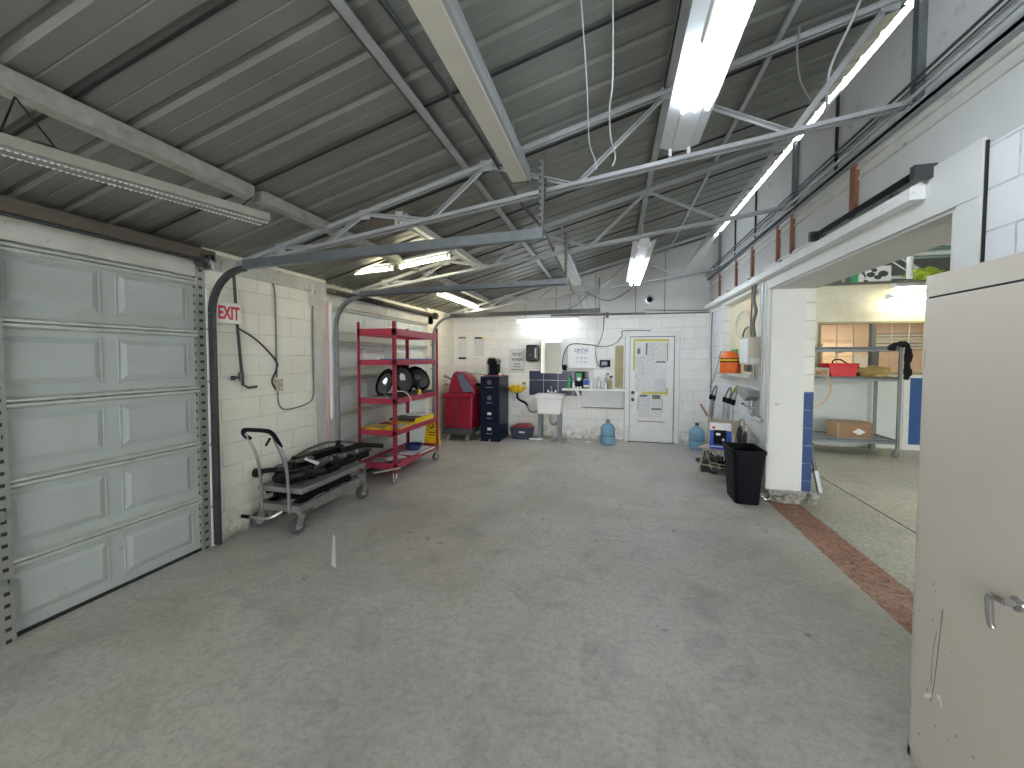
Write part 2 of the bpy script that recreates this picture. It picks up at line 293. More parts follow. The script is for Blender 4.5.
# ------------------------------------------------------------------ mesh helpers
class MB:
    def __init__(s): s.bm = bmesh.new()
    def box(s, x0, x1, y0, y1, z0, z1):
        x0, x1 = sorted((x0, x1)); y0, y1 = sorted((y0, y1)); z0, z1 = sorted((z0, z1))
        v = [s.bm.verts.new(p) for p in ((x0,y0,z0),(x1,y0,z0),(x1,y1,z0),(x0,y1,z0),(x0,y0,z1),(x1,y0,z1),(x1,y1,z1),(x0,y1,z1))]
        for f in ((0,3,2,1),(4,5,6,7),(0,1,5,4),(1,2,6,5),(2,3,7,6),(3,0,4,7)): s.bm.faces.new([v[i] for i in f])
        return s
    def bar(s, p, q, w, h, up=(0,0,1), w2=None, h2=None):
        p, q = V(p), V(q); a = (q-p).normalized(); u = V(up)
        if abs(a.dot(u)) > 0.98: u = V((0,1,0))
        sd = a.cross(u).normalized(); u = sd.cross(a).normalized()
        w2 = w if w2 is None else w2; h2 = h if h2 is None else h2
        v = []
        for c, ww, hh in ((p, w, h), (q, w2, h2)):
            for i, j in ((-1,-1),(1,-1),(1,1),(-1,1)): v.append(s.bm.verts.new(c+sd*(i*ww/2)+u*(j*hh/2)))
        for f in ((3,2,1,0),(4,5,6,7),(0,1,5,4),(1,2,6,5),(2,3,7,6),(3,0,4,7)): s.bm.faces.new([v[i] for i in f])
        return s
    def tube(s, pts, r, seg=8, close=False, caps=True):
        pts = [V(p) for p in pts]; n = len(pts); rings = []
        rr = r if isinstance(r, (list, tuple)) else [r]*n
        prev = None
        for i, p in enumerate(pts):
            if close: tg = (pts[(i+1) % n]-pts[i-1]).normalized()
            else: tg = (pts[min(i+1, n-1)]-pts[max(i-1, 0)]).normalized()
            if prev is None:
                u = V((0,0,1)) if abs(tg.z) < 0.9 else V((1,0,0))
                u = (u-tg*u.dot(tg)).normalized()
            else:
                u = (prev-tg*prev.dot(tg))
                u = u.normalized() if u.length > 1e-6 else V((1,0,0))
            prev = u; w = tg.cross(u)
            rings.append([s.bm.verts.new(p+(u*math.cos(2*math.pi*k/seg)+w*math.sin(2*math.pi*k/seg))*rr[i]) for k in range(seg)])
        m = n if close else n-1
        for i in range(m):
            a, b = rings[i], rings[(i+1) % n]
            for k in range(seg): s.bm.faces.new((a[k], a[(k+1) % seg], b[(k+1) % seg], b[k]))
        if caps and not close:
            s.bm.faces.new(rings[0][::-1]); s.bm.faces.new(rings[-1])
        return s
    def cyl(s, p, q, r, seg=16, r2=None): return s.tube([p, q], [r, r if r2 is None else r2], seg)
    def lathe(s, c, prof, seg=20, axis=(0,0,1), sq=1.0):
        """prof = [(radius, height)...] about axis through c"""
        a = V(axis).normalized(); u = V((1,0,0)) if abs(a.x) < 0.9 else V((0,1,0)); u = (u-a*u.dot(a)).normalized(); w = a.cross(u); c = V(c)
        rings = []
        for rad, hh in prof:
            rings.append([s.bm.verts.new(c+a*hh+(u*math.cos(2*math.pi*k/seg)+w*math.sin(2*math.pi*k/seg)*sq)*max(rad, 1e-4)) for k in range(seg)])
        for i in range(len(rings)-1):
            for k in range(seg): s.bm.faces.new((rings[i][k], rings[i][(k+1) % seg], rings[i+1][(k+1) % seg], rings[i+1][k]))
        s.bm.faces.new(rings[0][::-1]); s.bm.faces.new(rings[-1]); return s
    def prism(s, pts, axis, d0, d1):
        """pts: 2D outline in the two other axes (in x,y,z order); extruded along axis from d0 to d1"""
        def mk(p, d_):
            l = [p[0], p[1]]; l.insert(axis, d_); return s.bm.verts.new(l)
        a = [mk(p, d0) for p in pts]; b = [mk(p, d1) for p in pts]; n_ = len(pts)
        s.bm.faces.new(a); s.bm.faces.new(b[::-1])
        for i in range(n_): s.bm.faces.new((a[i], b[i], b[(i+1) % n_], a[(i+1) % n_]))
        return s
    def blob(s, c, rad, sub=2, amp=0.0, freq=6.0, seed=0.0):
        res = bmesh.ops.create_icosphere(s.bm, subdivisions=sub, radius=1.0)
        for v in res['verts']:
            nn = v.co.copy(); k = 1+amp*noise.noise(nn*freq*0.3+V((seed, seed*2, 0)))
            v.co = V((c[0]+nn.x*rad[0]*k, c[1]+nn.y*rad[1]*k, c[2]+nn.z*rad[2]*k))
        return s
    def build(s, name, mat, parent=None, bevel=0.0, smooth=False, local=False, label=None, loc=None):
        bmesh.ops.recalc_face_normals(s.bm, faces=s.bm.faces[:])
        me = bpy.data.meshes.new(name); s.bm.to_mesh(me); s.bm.free()
        o = bpy.data.objects.new(name, me); COL.objects.link(o)
        me.materials.append(M[mat] if isinstance(mat, str) else mat)
        if parent is not None:
            o.parent = parent
            if not local:
                mw = Matrix.Identity(4); p = parent
                while p is not None:
                    mw = (Matrix.Translation(p.location) @ p.rotation_euler.to_matrix().to_4x4()) @ mw; p = p.parent
                me.transform(mw.inverted())
        elif loc is not None and not local:
            me.transform(Matrix.Translation(V(loc)).inverted()); o.location = loc
        if smooth:
            for p in me.polygons: p.use_smooth = True
            me.set_sharp_from_angle(angle=math.radians(40))
        if bevel > 0:
            bv = o.modifiers.new('bevel', 'BEVEL'); bv.width = bevel; bv.segments = 2; bv.limit_method = 'ANGLE'
        if label: o['label'] = label
        return o
def _islands(bm):
    seen=set(); out=[]
    for v in bm.verts:
        if v in seen: continue
        st=[v]; seen.add(v); isl=[]
        while st:
            a=st.pop(); isl.append(a)
            for e in a.link_edges:
                b=e.other_vert(a)
                if b not in seen: seen.add(b); st.append(b)
        out.append(isl)
    return out
def _build_each(s, name, mat, parent=None, **kw):
    bm = s.bm; bm.verts.index_update(); res = []
    for isl in _islands(bm):
        m2 = MB(); mp = {v: m2.bm.verts.new(v.co) for v in isl}
        for f in {f for v in isl for f in v.link_faces}: m2.bm.faces.new([mp[v] for v in f.verts])
        res.append(m2.build(name, mat, parent, **kw))
    bm.free(); return res
MB.build_each = _build_each
def thing(name, label, cat, loc=(0,0,0), rz=0.0, group=None):
    o = bpy.data.objects.new(name, None); COL.objects.link(o); o.empty_display_size = 0.1
    o.location = loc; o.rotation_euler = (0, 0, rz); return tag(o, label, cat, group)
def tag(o, label, cat, group=None):
    o['label'] = label; o['category'] = cat
    if group: o['group'] = group
    return o
def struct(o): o['kind'] = 'structure'; return o
def sroot(name, loc=(0,0,0)):
    o = bpy.data.objects.new(name, None); COL.objects.link(o); o.location = loc; return struct(o)
def smooth_path(pts, n=6):
    """Catmull-Rom through pts"""
    pts = [V(p) for p in pts]; out = []
    for i in range(len(pts)-1):
        p0, p1, p2, p3 = pts[max(i-1, 0)], pts[i], pts[i+1], pts[min(i+2, len(pts)-1)]
        for k in range(n):
            t = k/n
            out.append(0.5*((2*p1)+(p2-p0)*t+(2*p0-5*p1+4*p2-p3)*t*t+(3*p1-p0-3*p2+p3)*t**3))
    out.append(pts[-1]); return out
def copy_tree(o, parent=None):
    c = o.copy(); COL.objects.link(c); c.parent = parent
    for ch in list(o.children): copy_tree(ch, c)
    return c
def text(name, s, mat, parent, loc, rot, height, depth=0.002, width=None, align='CENTER', bold=0.0):
    cu = bpy.data.curves.new(name, 'FONT'); cu.body = s; cu.align_x = align; cu.align_y = 'CENTER'; cu.extrude = depth; cu.offset = bold; cu.size = 1.0
    tmp = bpy.data.objects.new('tmp', cu); COL.objects.link(tmp); bpy.context.view_layer.update()
    me = bpy.data.meshes.new_from_object(tmp.evaluated_get(bpy.context.evaluated_depsgraph_get())); bpy.data.objects.remove(tmp)
    xs = [v.co.x for v in me.vertices]; ys = [v.co.y for v in me.vertices]
    w0, h0 = max(xs)-min(xs), max(ys)-min(ys); cx, cy = (max(xs)+min(xs))/2, (max(ys)+min(ys))/2
    ky = height/h0; kx = (width/w0) if width else ky
    for v in me.vertices: v.co = V(((v.co.x-cx)*kx, (v.co.y-cy)*ky, v.co.z/ max(depth, 1e-6) * depth))
    mt = Matrix.Translation(loc) @ Matrix.Rotation(rot[2], 4, 'Z') @ Matrix.Rotation(rot[0], 4, 'X')
    me.transform(mt)
    if parent is not None: me.transform((Matrix.Translation(parent.location) @ parent.rotation_euler.to_matrix().to_4x4()).inverted())
    me.name = name; me.materials.clear(); me.materials.append(M[mat]); o = bpy.data.objects.new(name, me); COL.objects.link(o); o.parent = parent
    return o
FACE_CAM = (math.pi/2, 0, 0)            # writing on a wall that faces -Y
FACE_RIGHT = (math.pi/2, 0, math.pi/2)  # writing on a wall that faces +X

XL, XR, YB = -3.41, 1.757, 8.29
Y0 = -4.2                                # where the modelled hall stops, behind the camera
def zroof(x): return 2.60+0.262*(x+3.41)
def zchord(x): return 2.507+0.1375*(x+3.41)
XW = 2.20                                # far face of the right wall

# ================================================================== SETTING
struct(MB().box(XL-0.3, XR, Y0, YB+0.2, -0.12, 0.0).build('floor', 'floor'))
struct(MB().box(XR, XW-0.12, Y0, 5.25, -0.12, -0.004).build('trim_1', 'strip'))
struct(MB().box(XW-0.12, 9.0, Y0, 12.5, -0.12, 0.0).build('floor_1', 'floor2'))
struct(MB().bar((2.80, 3.6, 0.001), (2.86, 8.6, 0.001), 0.012, 0.004).build('trim_2', 'seam'))
# ragged little ridge along the red strip
mb = MB()
for i in range(170):
    y = random.uniform(1.6, 5.15); x = random.uniform(XR+0.01, XW-0.14); s_ = random.uniform(0.008, 0.03)
    mb.blob((x, y, -0.004), (s_*1.3, s_*1.8, 0.010), 1, 0.6, 6, i)
o = mb.build('loose_aggregate', 'strip'); tag(o, 'broken reddish brown aggregate chips along the threshold strip', 'rubble'); o['kind'] = 'stuff'

# left wall: block, with two garage door openings (0.10..2.66) and (4.28..7.2)
mb = MB()
mb.box(XL-0.2, XL, 2.70, 4.22, 0, 2.60).box(XL-0.2, XL, 7.0, YB+0.2, 0, 2.60).box(XL-0.2, XL, Y0, -0.02, 0, 2.60)
mb.box(XL-0.2, XL-0.07, -0.02, 2.70, 2.36, 2.60).box(XL-0.2, XL-0.07, 4.22, 7.22, 2.33, 2.60)
struct(mb.build('wall_left', 'block_side'))
struct(MB().box(XL, XL+0.02, 4.0, 4.16, 0, 2.42).box(XL, XL+0.03, 3.985, 3.999, 0, 2.42).build('trim_3', 'trim_dirty', bevel=0.003))
# back wall
struct(MB().box(XL-0.2, XW, YB, YB+0.2, 0, 2.53).build('wall_back', 'block_back'))
mb = MB(); mb.bm.verts.ensure_lookup_table()
mb.prism([(XL-0.2, 2.53), (XW, 2.53), (XW, zroof(XW)-0.02), (XL-0.2, zroof(XL-0.2)-0.02)], 1, YB-0.015, YB+0.2)
struct(mb.build('wall_back_upper', 'plaster'))
mb = MB()
for x in (-1.15, -0.35, 0.42, 0.96): mb.box(x-0.006, x+0.006, YB-0.02, YB-0.01, 2.54, zroof(x)-0.05)
mb.box(-1.0, XR, YB-0.03, YB-0.01, 2.515, 2.535)
struct(mb.build('trim_4', 'dark_panel'))
# right wall
mb = MB()
mb.box(XR, XW, 5.23, 5.60, 0.14, 2.70).box(XR, XW, 5.60, 7.30, 0.14, 1.43).box(XR, XW, 7.30, YB, 0.14, 2.60).box(XR, XW, 5.60, 7.30, 2.53, 2.60)
mb.box(XR+0.12, XW, 5.60, 7.30, 1.43, 2.53)
mb.box(XR, XW, 5.60, YB, 0, 0.14)
mb.box(XR, XW, Y0, 2.50, 0, 2.70)
struct(mb.build('wall_right', 'block_right'))
struct(MB().box(XR+0.105, XR+0.119, 5.60, 7.30, 1.43, 2.53).build('wall_niche', 'cream'))
struct(MB().box(XR+0.345, XW+0.003, 5.205, 5.23, 0.14, 2.46).build('wall_end', 'block_end'))
struct(MB().box(XR, XW, Y0, YB, 2.70, 3.12).box(XR, XW, 2.501, 5.22, 2.445, 2.699).box(XR, XW, 5.4, YB, 2.60, 2.70).build('wall_header', 'plaster'))
struct(MB().box(XR+0.045, XR+0.10, Y0, YB, 3.10, 3.865).build('wall_right_upper', 'plaster'))
mb = MB().box(XL-0.2, -2.3, Y0-0.2, Y0, 0, 2.5).box(1.6, XW, Y0-0.2, Y0, 0, 3.9).box(-2.3, 1.6, Y0-0.2, Y0, 2.6, 2.85)
mb.prism([(-2.3, 2.85), (1.6, 2.85), (1.6, 3.9), (-2.3, 2.87)], 1, Y0-0.2, Y0)
struct(mb.build('wall_unseen_front', 'block_back'))  # unseen end wall, added to dim the mirror; opening sized for daylight inside
# casing around the opening
mb = MB()
mb.box(XR-0.012, XR+0.345, 5.19, 5.215, 0.14, 2.46)
mb.box(XR-0.02, XR, 5.19, 5.42, 0.14, 2.46)
mb.box(XR-0.02, XR, 2.49, 5.42, 2.462, 2.74).box(XR-0.02, XR-0.002, 2.49, 2.64, 0.0, 2.46).box(XR-0.02, XW, 2.641, 2.66, 0, 2.44)
struct(mb.build('trim_5', 'casing', bevel=0.003))
struct(MB().box(XR-0.012, XR-0.001, 2.480, 2.488, 1.0, 2.72).build('trim_6', 'seam'))
mb = MB()
for i in range(26):
    mb.blob((random.uniform(XR+0.02, XW+0.06), random.uniform(5.16, 5.42), random.uniform(0.0, 0.10)), (random.uniform(.03, .08), random.uniform(.03, .07), random.uniform(.03, .07)), 2, 0.7, 9, i)
mb.box(XR+0.005, XW, 5.24, 5.62, 0, 0.145)
struct(mb.build('trim_7', 'rubble'))
# horizontal board lines in the plaster above the opening
mb = MB()
mb.box(XR-0.012, XR, Y0, YB, 2.985, 3.0).box(XR-0.02, XR, Y0, YB, 3.06, 3.085)
struct(mb.build('trim_8', 'trim_dirty'))
# steel ledge angle and pipes at the foot of the upper sheeting
struct(MB().box(XR-0.05, XR+0.05, Y0, YB-0.02, 3.12, 3.145).box(XR-0.05, XR-0.04, Y0, YB-0.02, 3.115, 3.165).build('trim_9', 'truss'))
struct(MB().cyl((XR-0.065, Y0, 3.21), (XR-0.065, YB-0.02, 3.19), 0.013, 10).build('trim_10', 'truss', smooth=True))
struct(MB().cyl((XR-0.03, Y0, 3.33), (XR-0.03, YB-0.02, 3.31), 0.009, 8).cyl((XR-0.03, Y0, 3.30), (XR-0.03, YB-0.02, 3.27), 0.005, 8).build('trim_11', 'darksteel', smooth=True))
mb = MB()
for y in (3.02, 4.72, 7.7): mb.box(XR+0.0, XR+0.05, y-0.02, y+0.03, 3.12, 3.86)
struct(mb.build('trim_12', 'track'))
mb = MB()
for y in (1.9, 3.95, 5.9, 6.8): mb.box(XR+0.015, XR+0.035, y-0.008, y+0.008, 3.15, 3.84)
struct(mb.build('trim_13', 'seam'))

# roof: sheet with ribs every 0.24 m, one mesh
bm = bmesh.new(); prof = []
y = Y0
Y1R = YB+0.25
first = 1.33-0.24*23.0
ys = []
k = 0
yy = first
while yy < Y1R:
    ys += [(yy-0.032, 0.0), (yy-0.012, 0.016), (yy+0.012, 0.016), (yy+0.032, 0.0), (yy+0.114, 0.0), (yy+0.12, 0.003), (yy+0.126, 0.0)]
    yy += 0.24
XA, XB = -3.75, XR+0.075
for face_up in (0, 1):
    t_ = 0.012*face_up
    rows = [[bm.verts.new((x, y_, zroof(x)+dz+t_)) for y_, dz in ys] for x in (XA, XB)]
    for i in range(len(ys)-1):
        bm.faces.new((rows[0][i], rows[0][i+1], rows[1][i+1], rows[1][i]))
mb = MB(); mb.bm.free(); mb.bm = bm
struct(mb.build('ceiling', 'roof'))
mb = MB()
for i in range(-6, 8):
    y_ = 1.33+0.96*i
    if Y0 < y_ < YB: mb.bar((XA, y_+0.008, zroof(XA)-0.003), (XB, y_+0.008, zroof(XB)-0.003), 0.016, 0.008)
struct(mb.build('trim_14', 'seam'))
# purlins
PUR = (-2.45, -1.13, 0.35)
for i, x in enumerate(PUR):
    mat_ = 'wood' if i == 0 else 'truss'
    mb = MB()
    if i == 0: mb.box(x-0.045, x+0.045, Y0, 2.28, zroof(x)-0.10, zroof(x)-0.012).box(x-0.04, x+0.04, 2.36, YB, zroof(x)-0.09, zroof(x)-0.012)
    else: mb.box(x-0.03, x+0.03, Y0, YB, zroof(x)-0.065, zroof(x)-0.055).box(x-0.03, x-0.022, Y0, YB, zroof(x)-0.065, zroof(x)-0.012)
    struct(mb.build('trim_%d' % (15+i), mat_, bevel=0.002 if i == 0 else 0))
struct(MB().box(XL+0.0, XL+0.12, -0.1, 2.72, 2.47, 2.555).build('trim_18', 'brown', bevel=0.004))
struct(MB().box(XL+0.02, XL+0.08, 4.2, 7.3, 2.44, 2.50).build('trim_19', 'brown', bevel=0.004))
struct(MB().box(XL-0.07, XL+0.01, -0.1, 2.70, 2.335, 2.47).box(XL-0.07, XL-0.0, 4.22, 7.22, 2.30, 2.46).build('trim_20', 'trim_dirty', bevel=0.004))
struct(MB().box(1.0, 1.03, Y0, YB, zroof(1.0)-0.04, zroof(1.0)-0.012).build('trim_21', 'truss'))
struct(MB().box(XL-0.01, XL+0.02, 2.72, 4.2, 2.42, 2.56).box(XL, XL+0.05, 3.93, 3.965, 2.26, 2.50).build('trim_22', 'trim_dirty'))

# ------------------------------------------------------------------ trusses
TOPN = (-2.91, -2.05, -0.97, 0.35, 1.62)
BOTN = (-2.47, -1.45, -0.28, 1.12)
def truss(y, label):
    root = thing('roof_truss', label, 'truss', (XL, y, zchord(XL)), group='sloping steel roof trusses')
    x0, x1 = XL+0.02, XR-0.02
    mb = MB()
    for dy in (-0.02, 0.02):
        mb.bar((x0, y+dy, zchord(x0)), (x1, y+dy, zchord(x1)), 0.005, 0.032)
        mb.bar((x0, y+dy*1.35, zchord(x0)-0.015), (x1, y+dy*1.35, zchord(x1)-0.015), 0.026, 0.005)
    mb.build('bottom_chord', 'truss', root)
    mb = MB()
    for dy in (-0.018, 0.018):
        mb.bar((x0, y+dy, zroof(x0)-0.085), (x1, y+dy, zroof(x1)-0.085), 0.005, 0.028)
        mb.bar((x0, y+dy, zroof(x0)-0.070), (x1, y+dy, zroof(x1)-0.070), 0.03, 0.005)
    mb.build('top_chord', 'truss', root)
    nodes = []
    for i in range(4):
        nodes += [(TOPN[i], zroof(TOPN[i])-0.08), (BOTN[i], zchord(BOTN[i]))]
    nodes.append((TOPN[4], zroof(TOPN[4])-0.08))
    nodes.insert(0, (XL+0.05, zchord(XL)))
    for (xa_, z_a), (xb_, z_b) in zip(nodes, nodes[1:]):
        MB().bar((xa_, y, z_a), (xb_, y, z_b), 0.036, 0.006, up=(0,0,1)).bar((xa_, y+0.017, z_a), (xb_, y+0.017, z_b), 0.004, 0.036).build('web_bar', 'truss', root)
    mb = MB()
    for x in TOPN: mb.box(x-0.05, x+0.05, y-0.008, y+0.008, zroof(x)-0.13, zroof(x)-0.05)
    mb.build_each('gusset', 'truss', root)
truss(3.02, 'nearest sloping steel roof truss with zigzag webs over the cart')
truss(4.72, 'second sloping steel roof truss, above the red shelving unit')
truss(7.70, 'farthest sloping steel roof truss beside the back wall')

# ------------------------------------------------------------------ garage doors (hung in the left wall)
SEC = (0.0, 0.455, 0.93, 1.40, 1.87, 2.345)
def garage_door(num, ya, yb, panels, mat, x):
    root = sroot('door_%d' % num, (x, (ya+yb)/2, 0))
    for i in range(5):
        z0, z1 = SEC[i]+0.004, SEC[i+1]-0.004
        sec = MB().box(x-0.045, x, ya, yb, z0, z1)
        for (p0, p1) in panels:                      # raised field framed by a groove
            zz0, zz1 = z0+0.075, z1-0.075
            for a, b, c, e in ((p0, p1, zz0, zz0+0.012), (p0, p1, zz1-0.012, zz1)): sec.box(x-0.002, x+0.006, a, b, c, e)
            for a, b in ((p0, p0+0.012), (p1-0.012, p1)): sec.box(x-0.002, x+0.006, a, b, zz0, zz1)
            q0, q1, w0, w1 = p0+0.05, p1-0.05, zz0+0.05, zz1-0.045
            vs = [sec.bm.verts.new(p) for p in ((x, p0+0.014, zz0+0.014), (x, p1-0.014, zz0+0.014), (x, p1-0.014, zz1-0.014), (x, p0+0.014, zz1-0.014), (x+0.016, q0, w0), (x+0.016, q1, w0), (x+0.016, q1, w1), (x+0.016, q0, w1))]
            for f in ((4,5,6,7), (0,1,5,4), (1,2,6,5), (2,3,7,6), (3,0,4,7)): sec.bm.faces.new([vs[j] for j in f])
        o = sec.build('door_section', mat, root, bevel=0.002)
    for i in range(1, 6):
        z = SEC[i]-0.01 if i < 5 else SEC[5]-0.05
        s_ = MB(); s_.prism([(x, z-0.035), (x+0.010, z-0.035), (x+0.045, z-0.022), (x+0.045, z-0.006), (x+0.018, z), (x+0.045, z+0.006), (x+0.045, z+0.020), (x+0.008, z+0.032), (x, z+0.032)], 1, ya, yb-0.01)
        s_.build('strut', 'strut', root)
    MB().box(x-0.03, x+0.02, ya, yb, 0.0, 0.018).build('bottom_seal', 'seam', root)
    return root
pan1 = [(2.08-0.58*i, 2.575-0.58*i) for i in range(4)]
d1 = garage_door(1, 0.22, 2.635, pan1, 'door_grey', XL-0.02)
MB().box(XL+0.01, XL+0.035, 1.445, 1.508, 0.0, 2.34).build('centre_mullion', 'perf', d1)
for z in (0.35, 0.75, 1.2): MB().box(XL+0.035, XL+0.05, 1.43, 1.475, z-0.03, z+0.03).build('bracket', 'galv', d1)
pan2 = [(4.38+0.66*i, 4.95+0.66*i) for i in range(4)]
garage_door(2, 4.26, 7.0, pan2, 'door_white', XL-0.06)
struct(MB().box(XL-0.03, XL+0.012, 2.625, 2.705, 0.0, 2.42).build('trim_23', 'perf', bevel=0))
struct(MB().box(XL+0.002, XL+0.022, 2.705, 2.735, 0.0, 2.25).build('trim_24', 'trim'))

def door_track(yt, xend, zt, label, xbase=XL+0.07, end_drop=0.0, vert_mat='darksteel', hor_mat='track', ztop=2.42):
    root = thing('garage_door_track', label, 'door track', (xbase, yt, 0), group='garage door tracks')
    pts = [(xbase, yt, 0.02), (xbase, yt, zt-0.36)]
    MB().bar(pts[0], pts[1], 0.03, 0.06, up=(1,0,0)).build('vertical_rail', vert_mat, root, bevel=0.003)
    arc = []
    for i in range(9):
        a = math.pi/2*i/8; arc.append((xbase+0.36-0.36*math.cos(a), yt, zt-0.36+0.36*math.sin(a)))
    mb = MB()
    for p, q in zip(arc, arc[1:]): mb.bar(p, q, 0.04, 0.045, up=(0,1,0))
    mb.build('curved_rail', vert_mat, root)
    mb = MB(); mb.bar((xbase+0.36, yt, zt), (xend, yt, ztop+end_drop), 0.05, 0.012).bar((xbase+0.36, yt-0.022, zt+0.03), (xend, yt-0.022, ztop+0.03), 0.006, 0.07).bar((xbase+0.36, yt+0.022, zt+0.015), (xend, yt+0.022, ztop+0.015), 0.006, 0.04)
    mb.build('horizontal_rail', hor_mat, root)
    mb = MB()
    for z in (0.35, 0.9, 1.45, 1.9): mb.box(XL+0.005, xbase, yt-0.012, yt+0.012, z-0.008, z+0.008)
    mb.build_each('wall_bracket', 'galv', root)
    xe = xend-0.02; zc = zchord(xe)+0.10
    mb = MB().box(xe-0.015, xe+0.015, yt+0.03, yt+0.055, ztop, zc).bar((xe, yt+0.05, ztop+0.05), (xe-0.02, yt+0.30, zc), 0.025, 0.004)
    mb.build('hanger', 'perf_dark', root)
    return root
door_track(2.715, -0.47, 2.40, 'black curved garage door track beside the EXIT sign with its rail hung over the cart', ztop=2.47)
door_track(4.30, -0.48, 2.40, 'grey garage door track curving out between the block wall and the red shelving', vert_mat='track', ztop=2.44)
door_track(7.08, -0.22, 2.42, 'garage door track curving out near the back corner by the red recovery machine', vert_mat='track', hor_mat='darksteel', ztop=2.45)
# torsion shafts with drum and spring
def torsion(y0, y1, label):
    root = thing('torsion_shaft', label, 'door spring', (XL+0.10, y1, 2.40), group='garage door torsion shafts')
    MB().cyl((XL+0.10, y0, 2.46), (XL+0.10, y1, 2.46), 0.013, 8).build('shaft', 'darksteel', root, smooth=True)
    MB().lathe((XL+0.10, y1-0.08, 2.46), [(0.035, -0.03), (0.06, -0.028), (0.05, 0.0), (0.05, 0.02), (0.062, 0.03)], 16, (0,1,0)).build('cable_drum', 'darksteel', root, smooth=True)
    sp = []
    for i in range(220):
        a = i*0.6; sp.append((XL+0.10+0.03*math.cos(a), y0+0.25+0.0022*i*1.6, 2.46+0.03*math.sin(a)))
    MB().tube(sp, 0.005, 5).build('spring', 'darksteel', root)
    MB().box(XL, XL+0.12, y1-0.02, y1+0.0, 2.40, 2.52).build('end_bracket', 'galv', root)
torsion(0.2, 2.70, 'dark steel torsion shaft and cable drum above the near garage door')
torsion(4.3, 7.18, 'dark steel torsion shaft above the pale garage door behind the shelving')

# ------------------------------------------------------------------ light fixtures
def strip_light(label, c, length, along, width=0.20, tubes=(), mat='fixture', tubemat='tube', off=(), tilt=0.0, group='ceiling strip lights', depth=0.06):
    """tubes: list of (lateral, start, end) lit; off: same for dark tubes; measured from the fixture's near end"""
    root = thing('strip_light', label, 'light', c, group=group)
    def P(l, s_, dz):
        return (c[0]+(l if along == 'y' else s_), c[1]+(s_ if along == 'y' else l), c[2]+dz+(tilt*s_))
    mb = MB()
    hw = width/2
    # trough: spine and two sloping reflector wings
    up = (0,0,1)
    mb.bar(P(0, 0, 0.02), P(0, length, 0.02), width*0.45, depth)
    mb.bar(P(-hw*0.75, 0, 0.012), P(-hw*0.75, length, 0.012), hw*0.62, 0.008, up=(0.35 if along=='y' else 0, 0 if along=='y' else 0.35, 1))
    mb.bar(P(hw*0.75, 0, 0.012), P(hw*0.75, length, 0.012), hw*0.62, 0.008, up=(-0.35 if along=='y' else 0, 0 if along=='y' else -0.35, 1))
    mb.build('housing', mat, root)
    mb = MB()
    for s_ in (0.01, length-0.03):
        for l in (-width*0.25, width*0.25): mb.bar(P(l, s_, -0.03), P(l, s_+0.02, -0.03), 0.02, 0.05)
    mb.build_each('lamp_holder', 'white', root)
    for (l, a, b) in tubes: MB().tube([P(l, a, -0.04), P(l, b, -0.04)], 0.0127, 8).build('lit_tube', tubemat, root, smooth=True)
    for (l, a, b) in off: MB().tube([P(l, a, -0.04), P(l, b, -0.04)], 0.0127, 8).build('unlit_tube', 'tube_off', root, smooth=True)
    # hanger straps up to the roof
    mb = MB()
    for s_ in (0.15*length, 0.85*length):
        p = P(0, s_, 0.05); mb.bar(p, (p[0], p[1], zroof(p[0])-0.01), 0.02, 0.003)
    mb.build_each('hanger_strap', 'galv', root)
    return root
strip_light('large lit ceiling strip light with three glowing tubes, nearest overhead', (0.43, 0.55, 3.12), 2.5, 'y', 0.24,
            tubes=[(0.01, 0.7, 1.98), (0.075, 0.65, 1.98), (-0.055, 1.5, 1.98)], off=[(-0.055, 0.3, 1.45)])
strip_light('lit ceiling strip light above the far door, hung past the second truss', (0.33, 4.78, 2.96), 2.5, 'y', 0.24,
            tubes=[(-0.04, 0.8, 2.42), (0.03, 0.8, 2.42), (0.085, 0.9, 2.42)])
strip_light('lit strip light on the back wall above the sink', (-1.93, 8.02, 2.43), 1.28, 'x', 0.14, tubes=[(-0.02, 0.03, 1.25)], tubemat='tube_back', group=None)
strip_light('lit yellowish strip light at left end of the row above the second garage door', (-3.33, 4.35, 2.72), 0.75, 'x', 0.12, tubes=[(0.0, 0.03, 0.42), (0.0, 0.45, 0.73)], tubemat='tube_yellow', tilt=0.06)
strip_light('lit yellowish strip light beside the second truss, right end of the row', (-2.5, 4.35, 2.77), 0.66, 'x', 0.12, tubes=[(0.0, 0.03, 0.63)], tubemat='tube_yellow', tilt=0.14)
strip_light('lit strip light under the far roof, running over the shelving toward the back', (-2.70, 5.9, 2.70), 1.9, 'y', 0.12, tubes=[(0.0, 0.05, 0.9), (0.0, 0.98, 1.85)], tubemat='tube_warm')
strip_light('unlit pale ceiling strip light just beyond the nearest truss', (-1.86, 3.25, 2.91), 0.95, 'y', 0.16, off=[(0, 0.03, 0.92)])
strip_light('unlit pale ceiling strip light just short of the second truss', (-1.82, 4.35, 2.92), 0.85, 'y', 0.16, off=[(0, 0.03, 0.82)])
